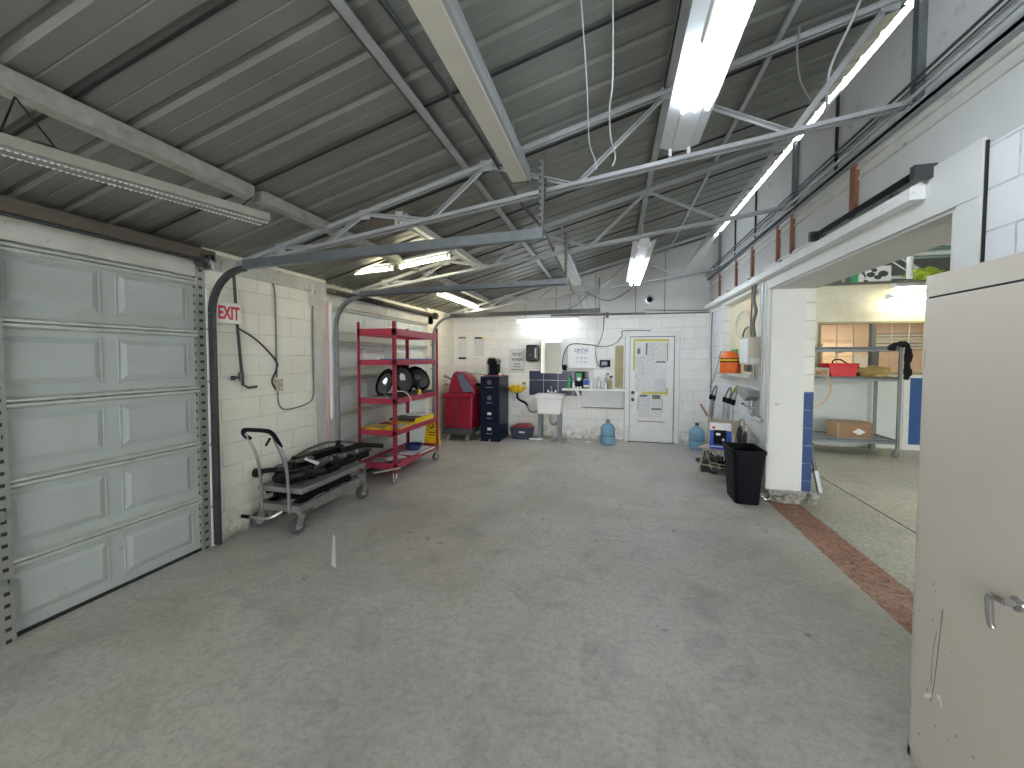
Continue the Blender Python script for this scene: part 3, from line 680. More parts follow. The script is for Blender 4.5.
# closed unlit channels along the middle of the roof
def channel(label, c, length, w=0.12, h=0.09):
    root = thing('wireway_channel', label, 'light channel', c, group='closed white channels along the roof')
    mb = MB().box(c[0]-w/2, c[0]+w/2, c[1], c[1]+length, c[2], c[2]+h)
    mb.build('channel_body', 'fixture_old', root, bevel=0.006)
    MB().box(c[0]+w/2, c[0]+w/2+0.02, c[1], c[1]+length, c[2]+0.01, c[2]+h+0.01).build('side_lip', 'truss', root)
    MB().box(c[0]-w/2-0.004, c[0]+w/2+0.004, c[1]+length-0.02, c[1]+length, c[2]-0.004, c[2]+h).build('end_cap', 'darksteel', root)
    mb = MB()
    for f in (0.1, 0.9): mb.box(c[0]-0.01, c[0]+0.01, c[1]+f*length-0.01, c[1]+f*length+0.01, c[2]+h-0.01, zroof(c[0])-0.01)
    mb.build_each('hanger_rod', 'galv', root)
channel('nearest long closed white channel hanging along the middle of the roof', (-0.70, 0.6, 2.99), 2.42)
channel('far closed white channel hanging beyond the second truss', (-0.64, 4.85, 2.92), 2.3)
# LED strip, unlit, hung from cords
e0, e1 = V((-2.36, 0.62, 2.46)), V((-1.97, 1.93, 2.46))
root = thing('led_strip_light', 'unlit LED strip light with rows of dots, hung on black cord at upper left', 'light', tuple(e0))
MB().bar(e0, e1, 0.13, 0.045).build('housing', 'led_body', root, bevel=0.004)
sd = (e1-e0).normalized().cross(V((0,0,1)))
for k_ in (-0.035, 0.035):
    mb = MB(); MB().bar(e0+sd*k_+V((0,0,-0.025)), e1+sd*k_+V((0,0,-0.025)), 0.018, 0.005).build('lens_strip', 'galv', root)
    for q in range(75):
        c_ = e0.lerp(e1, (q+.5)/75)+sd*k_+V((0, 0, -0.029)); mb.box(c_.x-.004, c_.x+.004, c_.y-.004, c_.y+.004, c_.z-.002, c_.z+.002)
    o = mb.build('light_dots', 'led_off', root); o['kind'] = 'stuff'
mb = MB()
pz = (-2.45, 1.16, zroof(-2.45)-0.1)
for f in (0.30, 0.42): p = e0.lerp(e1, f); mb.tube([pz, (p.x, p.y, p.z+0.02)], 0.004, 5)
for f in (0.9,): p = e0.lerp(e1, f); mb.tube([(-2.45, 2.32, zroof(-2.45)-0.06), (p.x, p.y, p.z+0.02)], 0.004, 5)
p = e0.lerp(e1, .36); mb.tube(smooth_path([(p.x-.06, p.y, p.z+.03), (p.x, p.y+.02, p.z+.05), (p.x+.05, p.y+.16, p.z+.03), (p.x+.04, p.y+.2, p.z+.025)], 4), 0.006, 5)
mb.build_each('hanging_cord', 'cable_black', root)
# small clutter on the roof
tag(MB().tube(smooth_path([(-1.01, -1.0, zroof(-1.01)-0.03), (-1.01, 1.0, zroof(-1)-0.04), (-0.97, 1.7, zroof(-.97)-0.05), (-0.9, 2.6, zroof(-.9)-0.09), (-0.82, 3.6, 3.06), (-0.72, 4.3, 3.0), (-0.75, 5.6, 2.98), (-0.72, 7.6, 2.86)], 6), 0.014, 7).build('roof_conduit', 'darksteel', smooth=True),
    'dark bent conduit running along the roof beside the closed white channel', 'conduit')
def dangling(label, pts, mat, r_=0.006, cat='cable', group=None, name='hanging_cable'):
    return tag(MB().tube(smooth_path(pts, 6), r_, 6).build(name, mat, smooth=True, loc=pts[0]), label, cat, group)
dangling('white wire hanging loose from the roof, left of the pair', [(-0.17, 1.95, 3.42), (-0.16, 2.35, 3.20), (-0.16, 2.6, 3.02), (-0.13, 2.72, 2.96), (-0.12, 2.74, 2.90)], 'cable_white', 0.004)
dangling('twisted white wire hanging loose from the roof, right of the pair', [(-0.02, 2.1, 3.45), (-0.02, 2.35, 3.20), (-0.035, 2.45, 3.12), (-0.03, 2.62, 3.04), (0.0, 2.75, 2.98), (-0.02, 2.78, 2.93)], 'cable_white', 0.005)
dangling('white cable hanging beside the daylight gap at upper right', [(1.43, 2.9, 3.86), (1.40, 3.0, 3.72), (1.36, 3.1, 3.58), (1.36, 3.15, 3.47), (1.42, 3.3, 3.38), (1.5, 3.5, 3.5), (1.6, 3.5, 3.62)], 'cable_white', 0.008)
dangling('dark cord hanging down left of the daylight gap at upper right', [(1.11, 2.94, 3.74), (1.12, 3.0, 3.62), (1.18, 3.1, 3.5), (1.28, 3.2, 3.42)], 'cable', 0.006)
dangling('dark sagging cord under the roof beside the far strip light', [(-0.5, 7.4, 2.86), (-0.1, 7.5, 2.70), (0.25, 7.4, 2.85), (0.34, 7.3, 2.98)], 'cable_black', 0.008)
dangling('grey cord drooping from the channel end near the back wall', [(-1.6, 7.9, 2.60), (-1.1, 7.9, 2.58), (-0.75, 7.9, 2.66), (-0.45, 7.8, 2.88)], 'cable_black', 0.006)

# ------------------------------------------------------------------ right wall: sliding rail, studs, torsion coil, conduits
root = thing('sliding_door_rail', 'long white rail mounted along the header above the right opening', 'rail', (XR-0.06, 8.2, 2.60))
MB().prism([(XR-0.10, 2.58), (XR-0.02, 2.58), (XR-0.02, 2.66), (XR-0.05, 2.68), (XR-0.10, 2.65)], 1, 2.85, 8.26).build('rail', 'trim', root, bevel=0.003)
mb = MB()
for y in (3.1, 4.0, 4.9, 5.9, 6.9, 7.9): mb.box(XR-0.05, XR, y-0.02, y+0.02, 2.66, 2.71)
mb.build_each('wall_bracket', 'galv', root)
root = thing('spring_tube', 'black spring tube with end brackets above the right opening', 'door spring', (XR-0.08, 2.85, 2.70))
MB().cyl((XR-0.07, 2.88, 2.73), (XR-0.07, 4.02, 2.725), 0.018, 10).cyl((XR-0.09, 2.88, 2.70), (XR-0.09, 4.02, 2.70), 0.010, 8).build('twin_tube', 'black', root, smooth=True)
for y in (2.82, 4.06): MB().box(XR-0.11, XR-0.0, y-0.02, y+0.02, 2.68, 2.76).build('end_bracket', 'darksteel', root, bevel=0.003)
for i, (y, w_, lab) in enumerate([(3.59, 0.035, 'nearest rusty stud strap on the wall above the white rail'), (4.66, 0.022, 'second nearest rusty strap above the white rail'), (5.02, 0.022, 'third rusty strap above the white rail'), (5.85, 0.03, 'fourth rusty strap above the white rail'), (6.55, 0.025, 'fifth rusty strap above the white rail'), (7.5, 0.03, 'farthest rusty strap above the white rail')]):
    tag(MB().box(XR-0.03, XR, y-w_, y+w_, 2.72, 3.10).build('rusty_strap', 'rust', bevel=0.003, loc=(XR, y, 2.72)), lab, 'strap', 'rusty straps above the right rail')

def wall_pipe(label, pts, r_, mat='cable', cat='conduit', name='conduit', n=1):
    return tag(MB().tube(pts if n == 1 else smooth_path(pts, n), r_, 8).build(name, mat, smooth=True, loc=pts[0]), label, cat)
xc = XR-0.025
wall_pipe('white vertical conduit on the pillar edge, nearest the opening', [(xc, 5.30, 2.55), (xc, 5.30, 0.95), (xc-0.02, 5.34, 0.92), (xc, 5.6, 0.92)], 0.014, 'trim')
wall_pipe('grey vertical conduit just left of the white pillar conduit', [(xc, 5.40, 2.6), (xc, 5.40, 1.05)], 0.014, 'galv')
wall_pipe('thin conduit third from the pillar edge, running above the meter box', [(xc, 5.50, 2.6), (xc, 5.50, 1.92)], 0.011, 'trim')
wall_pipe('tangled cable bundle rising above the cream box', [(xc, 5.66, 1.92), (xc-.01, 5.70, 2.1), (xc, 5.64, 2.25), (xc-.01, 5.70, 2.4), (xc, 5.66, 2.62)], 0.022, 'cable', 'cable', 'cable_bundle', 5)
wall_pipe('thin brown cable rising beside the tangled bundle', [(xc, 5.80, 1.90), (xc-.015, 5.76, 2.1), (xc, 5.80, 2.3), (xc-.01, 5.76, 2.6)], 0.010, 'rust', 'cable', 'wall_cable', 5)

root = thing('electrical_box', 'cream electrical box with a white sticker on the pillar', 'box', (XR, 5.6, 1.58))
MB().box(XR-0.16, XR, 5.42, 5.78, 1.58, 1.92).build('box_body', 'offwhite', root, bevel=0.006)
MB().box(XR-0.166, XR-0.16, 5.44, 5.76, 1.60, 1.90).box(XR-0.14, XR-0.02, 5.78, 5.784, 1.62, 1.88).build('cover', 'trim', root, bevel=0.002)
MB().box(XR-0.14, XR-0.04, 5.414, 5.418, 1.60, 1.66).box(XR-.17, XR-.166, 5.62, 5.74, 1.60, 1.66).build('sticker', 'white', root)
MB().cyl((XR-0.08, 5.5, 1.58), (XR-0.08, 5.5, 1.42), 0.02).build('conduit_stub', 'galv', root, smooth=True)
root = thing('switch_box', 'small dark red switch box on the niche edge, upper', 'box', (XR, 6.1, 1.62))
MB().box(XR-0.03, XR+0.03, 5.93, 6.10, 1.70, 1.84).build('box_body', 'dark_panel', root, bevel=0.004)
MB().box(XR-0.035, XR-0.03, 5.95, 6.08, 1.73, 1.81).build('faceplate', 'rust', root)
root = thing('switch_box', 'small dark red switch box on the niche edge, lower', 'box', (XR, 6.1, 1.46))
MB().box(XR-0.03, XR+0.03, 5.90, 6.06, 1.48, 1.60).build('box_body', 'dark_panel', root, bevel=0.004)
MB().box(XR-0.035, XR-0.03, 5.92, 6.04, 1.50, 1.58).build('faceplate', 'rust', root)
root = thing('bench_vise_bracket', 'grey metal bracket and valve below the cream box', 'bracket', (XR, 5.7, 1.1))
MB().prism([(5.50, 1.26), (5.98, 1.28), (5.94, 1.20), (5.62, 1.12), (5.50, 1.18)], 0, XR-0.14, XR).build('bracket_plate', 'galv', root, bevel=0.004)
MB().cyl((XR-0.06, 5.86, 1.04), (XR-0.06, 5.50, 1.04), 0.018).cyl((XR-0.06, 5.62, 0.97), (XR-0.06, 5.62, 1.16), 0.024).build('valve', 'steel', root, smooth=True)
MB().cyl((XR-0.06, 5.98, 1.05), (XR-0.06, 5.84, 1.05), 0.012).build('valve_handle', 'black', root, smooth=True)
MB().box(XR-0.03, XR, 5.3, 5.75, 0.92, 0.96).build('base_rail', 'galv', root)
# niche sill and contents
struct(MB().box(XR-0.10, XR+0.105, 5.60, 7.34, 1.405, 1.435).build('trim_25', 'trim_dirty', bevel=0.003))
struct(MB().box(XR-0.012, XR, 5.60, 7.36, 2.53, 2.57).box(XR-0.012, XR, 7.30, 7.36, 1.43, 2.55).build('trim_26', 'trim'))
root = thing('orange_cooler', 'orange ribbed cooler with black and yellow bands on the niche sill', 'cooler', (XR-0.03, 6.75, 1.435))
MB().lathe((XR-0.03, 6.75, 1.435), [(0.125, 0), (0.13, 0.01), (0.13, 0.19), (0.118, 0.27), (0.075, 0.31), (0.075, 0.33)], 20).build('body', 'orange', root, smooth=True)
MB().lathe((XR-0.03, 6.75, 1.60), [(0.133, 0), (0.133, 0.018)], 20).lathe((XR-0.03, 6.75, 1.645), [(0.133, 0), (0.133, 0.014)], 20).build('black_band', 'black', root)
MB().lathe((XR-0.03, 6.75, 1.62), [(0.134, 0), (0.134, 0.024)], 20).build('yellow_band', 'yellow', root)
tag(MB().prism([(6.9, 1.435), (7.16, 1.435), (7.10, 1.80), (6.80, 1.80)], 0, XR+0.085, XR+0.095).build('green_sheet', 'green', loc=(XR+.24, 7, 1.435)), 'green plastic sheet leaning behind the orange cooler', 'sheet')
pts = [(XR+0.06, 6.45+0.33*math.cos(a*0.35), 2.14+0.20*math.sin(a*0.35)) for a in range(36)]
tag(MB().tube(pts, 0.016, 8).build('coiled_hose', 'hose', smooth=True, loc=pts[0]), 'cream hose coiled in a ring in the wall niche', 'hose')
pts = [(XR+0.085, 6.30+0.22*math.cos(a*0.4), 1.98+0.12*math.sin(a*0.4)) for a in range(34)]
tag(MB().tube(pts, 0.012, 8).build('coiled_cable', 'cable', smooth=True, loc=pts[0]), 'grey cable coiled low inside the wall niche', 'cable')
wall_pipe('thin grey cable running down the right wall beside the back corner', [(XR-.01, 8.0, 2.5), (XR-.015, 8.02, 1.9), (XR-.01, 7.98, 1.3), (XR-.015, 8.0, 0.8)], 0.008, 'cable', 'cable', 'wall_cable', 4)
wall_pipe('loose grey wire slung diagonally from the niche sill to the corner', [(XR-.02, 7.3, 1.78), (XR-.03, 7.7, 1.3), (XR-.02, 8.0, 1.12), (XR-.03, 7.6, 1.0)], 0.006, 'cable', 'cable', 'wall_cable', 5)
#PART2
# ================================================================== LOCKER (right foreground)
XK = 1.222
KY = 0.055      # the locker stands this much further back
root = thing('storage_locker', 'tall beige metal storage locker in the right foreground with chrome handle', 'locker', (1.5, 1.5, 0))
MB().box(XK+0.012, XR-0.03, 0.82, 1.93, 0.0, 1.99).build('cabinet_body', 'locker', root, bevel=0.004)
mb = MB().box(XK, XK+0.012, 0.82, 1.93, 1.905, 1.99).box(XK, XK+0.012, 1.912, 1.93, 0.0, 1.905).box(XK, XK+0.012, 0.82, 1.93, 0.0, 0.045)
mb.build('front_frame', 'locker', root)
MB().box(XK-0.001, XK, 1.905, 1.912, 0.045, 1.905).box(XK-0.001, XK, 0.84, 1.912, 1.898, 1.906).build('door_gap', 'seam', root)
for a, b in ((1.365, 1.904), (0.84, 1.358)):
    dd = MB().box(XK-0.012, XK+0.010, a, b, 0.05, 1.897).build('door', 'locker', root, bevel=0.004)
    if a > 1.3:
        for z in (0.25, 0.95, 1.66): MB().cyl((XK-0.004, 1.909, z-0.035), (XK-0.004, 1.909, z+0.035), 0.005, 8).build('hinge', 'galv', dd)
        MB().lathe((XK-0.012, 1.485, 0.91), [(0.024, 0), (0.022, 0.006), (0.011, 0.010), (0.010, 0.035)], 18, (-1,0,0), 1.0).build('handle_rosette', 'chrome', dd, smooth=True)
        MB().tube(smooth_path([(XK-0.045, 1.480, 0.912), (XK-0.048, 1.510, 0.911), (XK-0.048, 1.528, 0.905), (XK-0.045, 1.532, 0.87), (XK-0.040, 1.532, 0.815), (XK-0.036, 1.528, 0.802)], 4), [0.010]*9+[0.0105]*6+[0.009]*6, 10).build('handle_lever', 'chrome', dd, smooth=True)
        MB().box(XK-0.03, XK-0.012, 1.415, 1.44, 0.945, 1.00).build('latch_plate', 'steel', dd, bevel=0.002)
        mb = MB()
        for q in range(26): 
            yy_, zz_ = random.uniform(1.52, 1.89), random.uniform(0.08, 0.95)
            if q > 10: yy_, zz_ = random.gauss(1.80, 0.03), random.gauss(0.42, 0.22)
            yy_ = min(1.9, max(1.49, yy_)); zz_ = min(1.8, max(0.07, zz_))
            mb.box(XK-0.0126, XK-0.012, yy_, yy_+random.uniform(.002, .004), zz_, zz_+random.uniform(.002, .009))
        mb.tube(smooth_path([(XK-0.0124, 1.76, 0.72), (XK-0.0124, 1.775, 0.55), (XK-0.0124, 1.785, 0.42), (XK-0.0124, 1.80, 0.33)], 4), 0.0012, 4)
        mb.tube(smooth_path([(XK-0.0124, 1.785, 0.62), (XK-0.0124, 1.80, 0.52), (XK-0.0124, 1.80, 0.40)], 4), 0.0008, 4)
        o = mb.build('scratches', 'brown', dd, label='dark chips and scratches in the door paint'); o['kind'] = 'stuff'
        MB().prism([(1.80, 0.345), (1.83, 0.32), (1.835, 0.335), (1.815, 0.35), (1.795, 0.37), (1.79, 0.36)], 0, XK-0.0125, XK-0.012).prism([(1.765, 0.365), (1.775, 0.38), (1.755, 0.39), (1.745, 0.355), (1.752, 0.345), (1.757, 0.375)], 0, XK-0.0125, XK-0.012).build('bare_patch', 'white', dd, label='white patches where the paint has chipped')

root = bpy.data.objects['storage_locker']; root.location.y += KY
# ================================================================== ROOM BEYOND THE OPENING
YN = 8.78
mb = MB()
mb.box(XW, 9.0, YN, YN+0.18, 0, 1.40).box(XW, 3.80, YN, YN+0.18, 1.40, 3.02).box(3.80, 5.50, YN, YN+0.18, 2.32, 3.02).box(5.50, 9.0, YN, YN+0.18, 1.40, 3.02)
struct(mb.build('wall_far', 'block_nb'))
struct(MB().box(XW, 3.4, 0.3, 0.5, 0, 4.3).box(7.0, 9.2, 0.3, 0.5, 0, 4.3).box(3.4, 7.0, 0.3, 0.5, 2.6, 4.3).build('wall_far_light_baffle', 'block_nb'))  # unseen wall, added to cut the daylight reaching this room
struct(MB().box(9.0, 9.2, 0.3, 13.0, 0, 4.3).build('wall_far_right', 'block_nb'))
struct(MB().box(2.9, 5.12, YN-0.012, YN, 0.30, 1.32).box(2.9, 5.12, YN-0.02, YN, 0.02, 0.30).build('trim_27', 'white_sheet', bevel=0.003))
struct(MB().box(5.12, 5.21, YN-0.03, YN, 0, 1.40).box(5.21, 8.9, YN-0.02, YN, 0, 0.10).box(5.21, 8.9, YN-0.02, YN, 1.31, 1.36).build('trim_28', 'trim', bevel=0.003))
struct(MB().box(5.21, 8.9, YN-0.008, YN, 0.10, 1.31).build('trim_29', 'bluepaint'))
struct(MB().box(XW, 9.0, YN-0.06, YN+0.26, 3.02, 3.06).build('trim_30', 'dark_panel'))
win = sroot('window_1', (4.6, YN, 1.4))
mb = MB(); f = 0.04
mb.box(3.76, 5.54, YN-0.03, YN+0.1, 1.37, 1.41).box(3.76, 5.54, YN-0.03, YN+0.1, 2.30, 2.34).box(3.76, 3.80, YN-0.03, YN+0.1, 1.41, 2.30).box(5.50, 5.54, YN-0.03, YN+0.1, 1.41, 2.30)
mb.build('window_frame', 'khaki', win, bevel=0.003)
MB().box(4.61, 4.67, YN-0.025, YN+0.08, 1.41, 2.30).build('mullion', 'cable', win)
mb = MB()
for x in (4.08, 4.35, 4.93, 5.2): mb.box(x-0.006, x+0.006, YN+0.02, YN+0.04, 1.41, 2.30)
for z in (1.70, 1.99): mb.box(3.80, 5.50, YN+0.02, YN+0.04, z-0.006, z+0.006)
mb.build('muntin', 'offwhite', win)
MB().box(3.80, 5.50, YN+0.045, YN+0.049, 1.41, 2.30).build('pane', 'glass', win)
# office behind the glass
mb = MB().box(3.0, 7.4, 11.3, 11.4, 0, 2.75).box(2.9, 3.0, YN+0.18, 11.4, 0, 2.75).box(7.4, 7.5, YN+0.18, 11.4, 0, 2.75)
struct(mb.build('wall_office', 'office'))
struct(MB().box(XW, 9.2, 13.0, 13.2, 0, 4.4).build('wall_far_back', 'dark_panel'))
struct(MB().box(2.9, 7.5, YN+0.18, 11.4, 2.75, 2.80).build('ceiling_office', 'paper'))
root = thing('office_ceiling_light', 'bright square ceiling light inside the office behind the window', 'light', (4.9, 9.9, 2.72))
MB().box(4.3, 5.5, 9.5, 10.3, 2.69, 2.75).build('frame', 'white', root)
MB().box(4.36, 5.44, 9.56, 10.24, 2.684, 2.69).build('diffuser', emit('lit_office_panel', (1.0, 0.90, 0.72), 9.0), root)
root = thing('filing_drawers', 'peach office drawer unit seen through the window', 'cabinet', (5.2, 11.0, 0))
MB().box(4.75, 5.35, 10.85, 11.28, 0, 2.0).build('body', 'office', root, bevel=0.005)
for z in (1.2, 1.5, 1.8): MB().box(5.0, 5.12, 10.82, 10.85, z, z+0.03).build('handle', 'brown', root)
root = thing('wall_grille', 'white louvred frame on the office wall, right half of the window', 'grille', (6.3, 11.28, 1.9))
MB().box(5.9, 6.9, 11.24, 11.3, 1.85, 2.25).build('backing', 'khaki', root)
mb = MB()
for i in range(5): mb.box(5.92, 6.88, 11.22, 11.24, 1.88+0.075*i, 1.92+0.075*i)
mb.build('slats', 'white', root)
tag(MB().box(3.9, 4.5, 11.26, 11.29, 1.1, 1.9).build('pink_poster', pm('pink_paper', (0.75, 0.25, 0.28), 0.6), loc=(4.2, 11.28, 1.1)), 'pink poster on the office wall at the left of the window', 'poster')
root = thing('louvred_door', 'white louvred door inside the office, right half of the window', 'door', (5.7, 11.25, 0))
MB().box(5.5, 5.98, 11.22, 11.28, 0, 1.75).build('door_leaf', 'white', root, bevel=0.004)
# roof of the neighbouring room
bm_ = MB(); yy = 4.0
bm_.box(2.22, 9.2, 0.3, 13.0, 4.30, 4.33)
for i in range(52): bm_.box(2.22, 9.2, 0.35+0.24*i, 0.41+0.24*i, 4.27, 4.301)
struct(bm_.build('ceiling_far', 'roof_nb'))
def nb_truss(y, label):
    root = thing('tube_truss', label, 'truss', (5.0, y, 3.06), group='white tube trusses in the far room')
    MB().cyl((2.5, y, 3.50), (8.5, y, 3.50), 0.035, 10).build('bottom_chord', 'truss_white', root, smooth=True)
    MB().cyl((2.5, y, 4.02), (8.5, y, 4.02), 0.03, 10).build('top_chord', 'truss_white', root, smooth=True)
    MB().cyl((5.06, y, 3.07), (5.06, y, 3.98), 0.045, 12).build('post', 'truss_white', root, smooth=True)
    for a, b in (((5.06, 3.50), (4.55, 3.98)), ((5.06, 3.50), (5.95, 4.02)), ((4.1, 3.50), (4.55, 3.98)), ((4.1, 3.5), (3.5, 4.0)), ((6.6, 3.5), (5.95, 4.02))):
        MB().cyl((a[0], y+0.03, a[1]), (b[0], y+0.03, b[1]), 0.014, 8).build('web_rod', 'truss_white', root, smooth=True)
nb_truss(8.62, 'white tube truss standing on the far wall beyond the opening')
nb_truss(11.0, 'second white tube truss, deeper under the teal roof')
struct(MB().cyl((4.3, 8.7, 4.02), (7.5, 12.0, 3.62), 0.03, 8).cyl((3.9, 9.4, 4.1), (8.4, 9.4, 3.55), 0.035, 8).build('trim_31', 'truss_white', smooth=True))
# ledge clutter
root = thing('leaning_panel', 'dark grey board leaning on the ledge above the far wall, leftmost', 'panel', (3.9, YN+0.1, 3.06))
MB().prism([(3.35, 3.06), (4.10, 3.06), (4.18, 3.36), (3.5, 3.30)], 1, YN+0.0, YN+0.03).build('board', 'dark_panel', root)
MB().bar((4.12, YN-0.02, 3.06), (4.20, YN-0.02, 3.38), 0.03, 0.02).build('edge_strip', 'khaki', root)
root = thing('picture_board', 'white poster board with dark motorcycle pictures on the ledge', 'poster', (4.65, YN, 3.06))
MB().prism([(4.52, 3.07), (4.86, 3.07), (4.86, 3.34), (4.42, 3.36)], 1, YN-0.03, YN-0.015).build('board', 'paper', root)
for x, z, w_ in ((4.55, 3.19, .07), (4.66, 3.14, .06), (4.74, 3.20, .08), (4.60, 3.27, .05)): MB().lathe((x, YN-0.031, z), [(w_, 0), (w_*.9, 0.002)], 9, (0,-1,0), 0.7).build('dark_picture', 'darksteel', root)
for i, (x, w_, hh, m_, lab) in enumerate([(4.20, .07, .24, 'dark_panel', 'dark bottle on the ledge, left of the green carton'), (4.30, .10, .30, 'green', 'pale green carton on the ledge left of the picture board'), (4.40, .08, .17, 'paper', 'small white jug on the ledge touching the picture board')]):
    r_ = thing('ledge_container', lab, 'container', (x, YN, 3.06))
    MB().box(x-w_/2, x+w_/2, YN-0.04, YN+0.05, 3.06, 3.06+hh*0.8).build('body', m_, r_, bevel=0.008)
    MB().cyl((x, YN, 3.06+hh*0.8), (x, YN, 3.06+hh), w_*0.25, 10).build('cap', 'white', r_)
tag(MB().blob((5.38, YN+0.02, 3.16), (0.22, 0.10, 0.10), 3, 1.2, 9, 3).build('lime_bag', 'lime', loc=(5.38, YN, 3.06)), 'crumpled lime yellow bag on the ledge behind the truss post', 'bag')
# light on the far wall
root = thing('double_tube_light', 'lit double tube light mounted high on the far wall by the locker top', 'light', (5.0, 8.4, 2.80), group=None)
for dz, a, b in ((0.12, 4.78, 6.0), (-0.06, 4.70, 6.0)):
    MB().prism([(8.60, 2.80+dz+0.05), (8.52, 2.80+dz+0.06), (8.36, 2.80+dz-0.01), (8.36, 2.80+dz-0.02), (8.60, 2.80+dz-0.02)], 0, a, b).build('reflector', 'fixture', root)
    MB().cyl((a+0.03, 8.42, 2.80+dz-0.045), (b-.03, 8.42, 2.80+dz-0.045), 0.014, 8).build('lit_tube', 'tube_far', root, smooth=True)
    MB().cyl((a+0.03, 8.52, 2.80+dz-0.04), (b-.03, 8.52, 2.80+dz-0.04), 0.014, 8).build('lit_tube', 'tube_far', root, smooth=True)
MB().box(4.98, 5.04, 8.55, YN, 2.70, 2.76).build('wall_bracket', 'galv', root)
MB().cyl((5.0, 8.59, 2.9), (4.98, 8.62, 3.5), 0.004, 5).build('hanging_wire', 'cable', root)
root = thing('wall_plaque', 'narrow tan board with dark edges on the far wall beside the pillar', 'board', (3.52, YN, 1.9))
MB().box(3.40, 3.60, YN-0.03, YN-0.0, 1.80, 2.32).build('board', 'cream', root)
MB().box(3.58, 3.64, YN-0.05, YN, 1.78, 2.34).build('dark_edge', 'brown', root)
# grey rack
root = thing('grey_rack', 'grey wheeled steel rack in the far room seen through the opening', 'rack', (3.7, 8.3, 0))
RX0, RX1, RY0, RY1 = 2.75, 4.62, 8.0, 8.62
for z0, z1 in ((0.22, 0.30), (1.28, 1.35), (1.78, 1.86)):
    sh_ = MB().box(RX0, RX1, RY0, RY1, z0+0.045, z0+0.06).box(RX0, RX1, RY0, RY0+0.02, z0, z1).box(RX0, RX1, RY1-0.02, RY1, z0, z1).box(RX0, RX0+.02, RY0, RY1, z0, z1).box(RX1-.02, RX1, RY0, RY1, z0, z1)
    sh_.build('shelf', pm('grey_shelf_enamel', (0.25, 0.28, 0.28), 0.4, 0.2) if z0 < 0.25 else bpy.data.materials['grey_shelf_enamel'], root)
for x, y in ((RX0, RY0), (RX1, RY0), (RX0, RY1), (RX1, RY1)):
    MB().box(x-0.02, x+0.02, y-0.02, y+0.02, 0.16, 1.86).build('post', 'perf_grey', root)
def caster(parent, x, y, rad, ztop, mat='rubber', yaw=0.0, w=0.03, fork='galv'):
    dx, dy = math.cos(yaw), math.sin(yaw)      # rolling direction
    nx, ny = -dy, dx
    mb = MB().lathe((x-nx*w/2, y-ny*w/2, rad), [(rad*0.55, -0.001), (rad*0.93, 0.001), (rad, w*0.2), (rad, w*0.8), (rad*0.93, w*0.999), (rad*0.55, w+0.001)], 20, (nx, ny, 0))
    whl = mb.build('caster_wheel', mat, parent, smooth=True)
    MB().lathe((x-nx*(w/2+.003), y-ny*(w/2+.003), rad), [(rad*0.45, 0), (rad*0.45, w+0.006)], 14, (nx, ny, 0)).build('hub', 'galv', whl, smooth=True)
    mb = MB()
    for k_ in (-1, 1):
        c0 = V((x+nx*k_*(w/2+0.006), y+ny*k_*(w/2+0.006), rad)); c1 = V((x+nx*k_*(w/2+0.006)+dx*rad*0.35, y+ny*k_*(w/2+0.006)+dy*rad*0.35, rad*2+0.02))
        mb.bar(c0, c1, 0.004, rad*0.7, up=(dx, dy, 0), h2=rad*0.9)
    ct = V((x+dx*rad*0.35, y+dy*rad*0.35, rad*2+0.02)); mb.bar(ct-V((nx, ny, 0))*(w/2+0.01), ct+V((nx, ny, 0))*(w/2+0.01), rad*0.9, 0.005)
    mb.cyl(ct, (ct.x, ct.y, max(ztop, ct.z+0.01)), rad*0.3, 10)
    mb.build('caster_fork', fork, parent)
for x, y in ((RX0, RY0), (RX1-.03, RY0), (RX0, RY1), (RX1-.03, RY1)): caster(root, x, y, 0.062, 0.20, 'rubber_light', 0.3)
root = thing('cardboard_box', 'brown cardboard box with a white diamond label on the grey rack, bottom shelf', 'box', (4.03, 8.25, 0.28))
MB().box(3.78, 4.30, 8.06, 8.40, 0.285, 0.56).build('carton', 'cardboard', root, bevel=0.004)
MB().box(3.785, 3.80, 8.05, 8.06, 0.30, 0.55).box(3.78, 4.30, 8.2, 8.25, 0.56, 0.562).build('tape', 'tan', root)
MB().prism([(4.0, 0.40), (4.10, 0.35), (4.20, 0.40), (4.10, 0.46)], 1, 8.052, 8.058).build('diamond_label', 'white', root)
root = thing('tool_case', 'red plastic case with black handle on the grey rack, middle shelf', 'case', (3.85, 8.25, 1.345))
MB().prism([(3.68, 1.345), (4.04, 1.345), (4.08, 1.55), (3.64, 1.55)], 1, 8.08, 8.4).build('case_body', pm('red_case', (0.75, 0.01, 0.02), 0.4), root, bevel=0.01)
MB().box(3.63, 4.09, 8.07, 8.41, 1.545, 1.575).build('lid', bpy.data.materials['red_case'], root, bevel=0.006)
MB().tube(smooth_path([(3.74, 8.2, 1.57), (3.76, 8.2, 1.63), (3.86, 8.2, 1.64), (3.96, 8.2, 1.57)], 4), 0.012, 6).build('handle', 'black', root, smooth=True)
root = thing('small_carton', 'small tan carton on the grey rack beside the red case', 'box', (3.5, 8.25, 1.345))
MB().box(3.40, 3.64, 8.06, 8.35, 1.345, 1.50).build('carton', 'tan', root, bevel=0.004)
MB().box(3.44, 3.60, 8.055, 8.06, 1.38, 1.46).build('label', 'cardboard', root)
o = MB().blob((4.33, 8.2, 1.42), (0.24, 0.15, 0.10), 3, 0.9, 6, 5)
for v in o.bm.verts: v.co.z = max(v.co.z, 1.347)
tag(o.build('yellow_cloth', 'cloth_yellow', smooth=True, loc=(4.33, 8.2, 1.345)), 'crumpled yellow and black cloth on the grey rack, middle shelf', 'cloth')
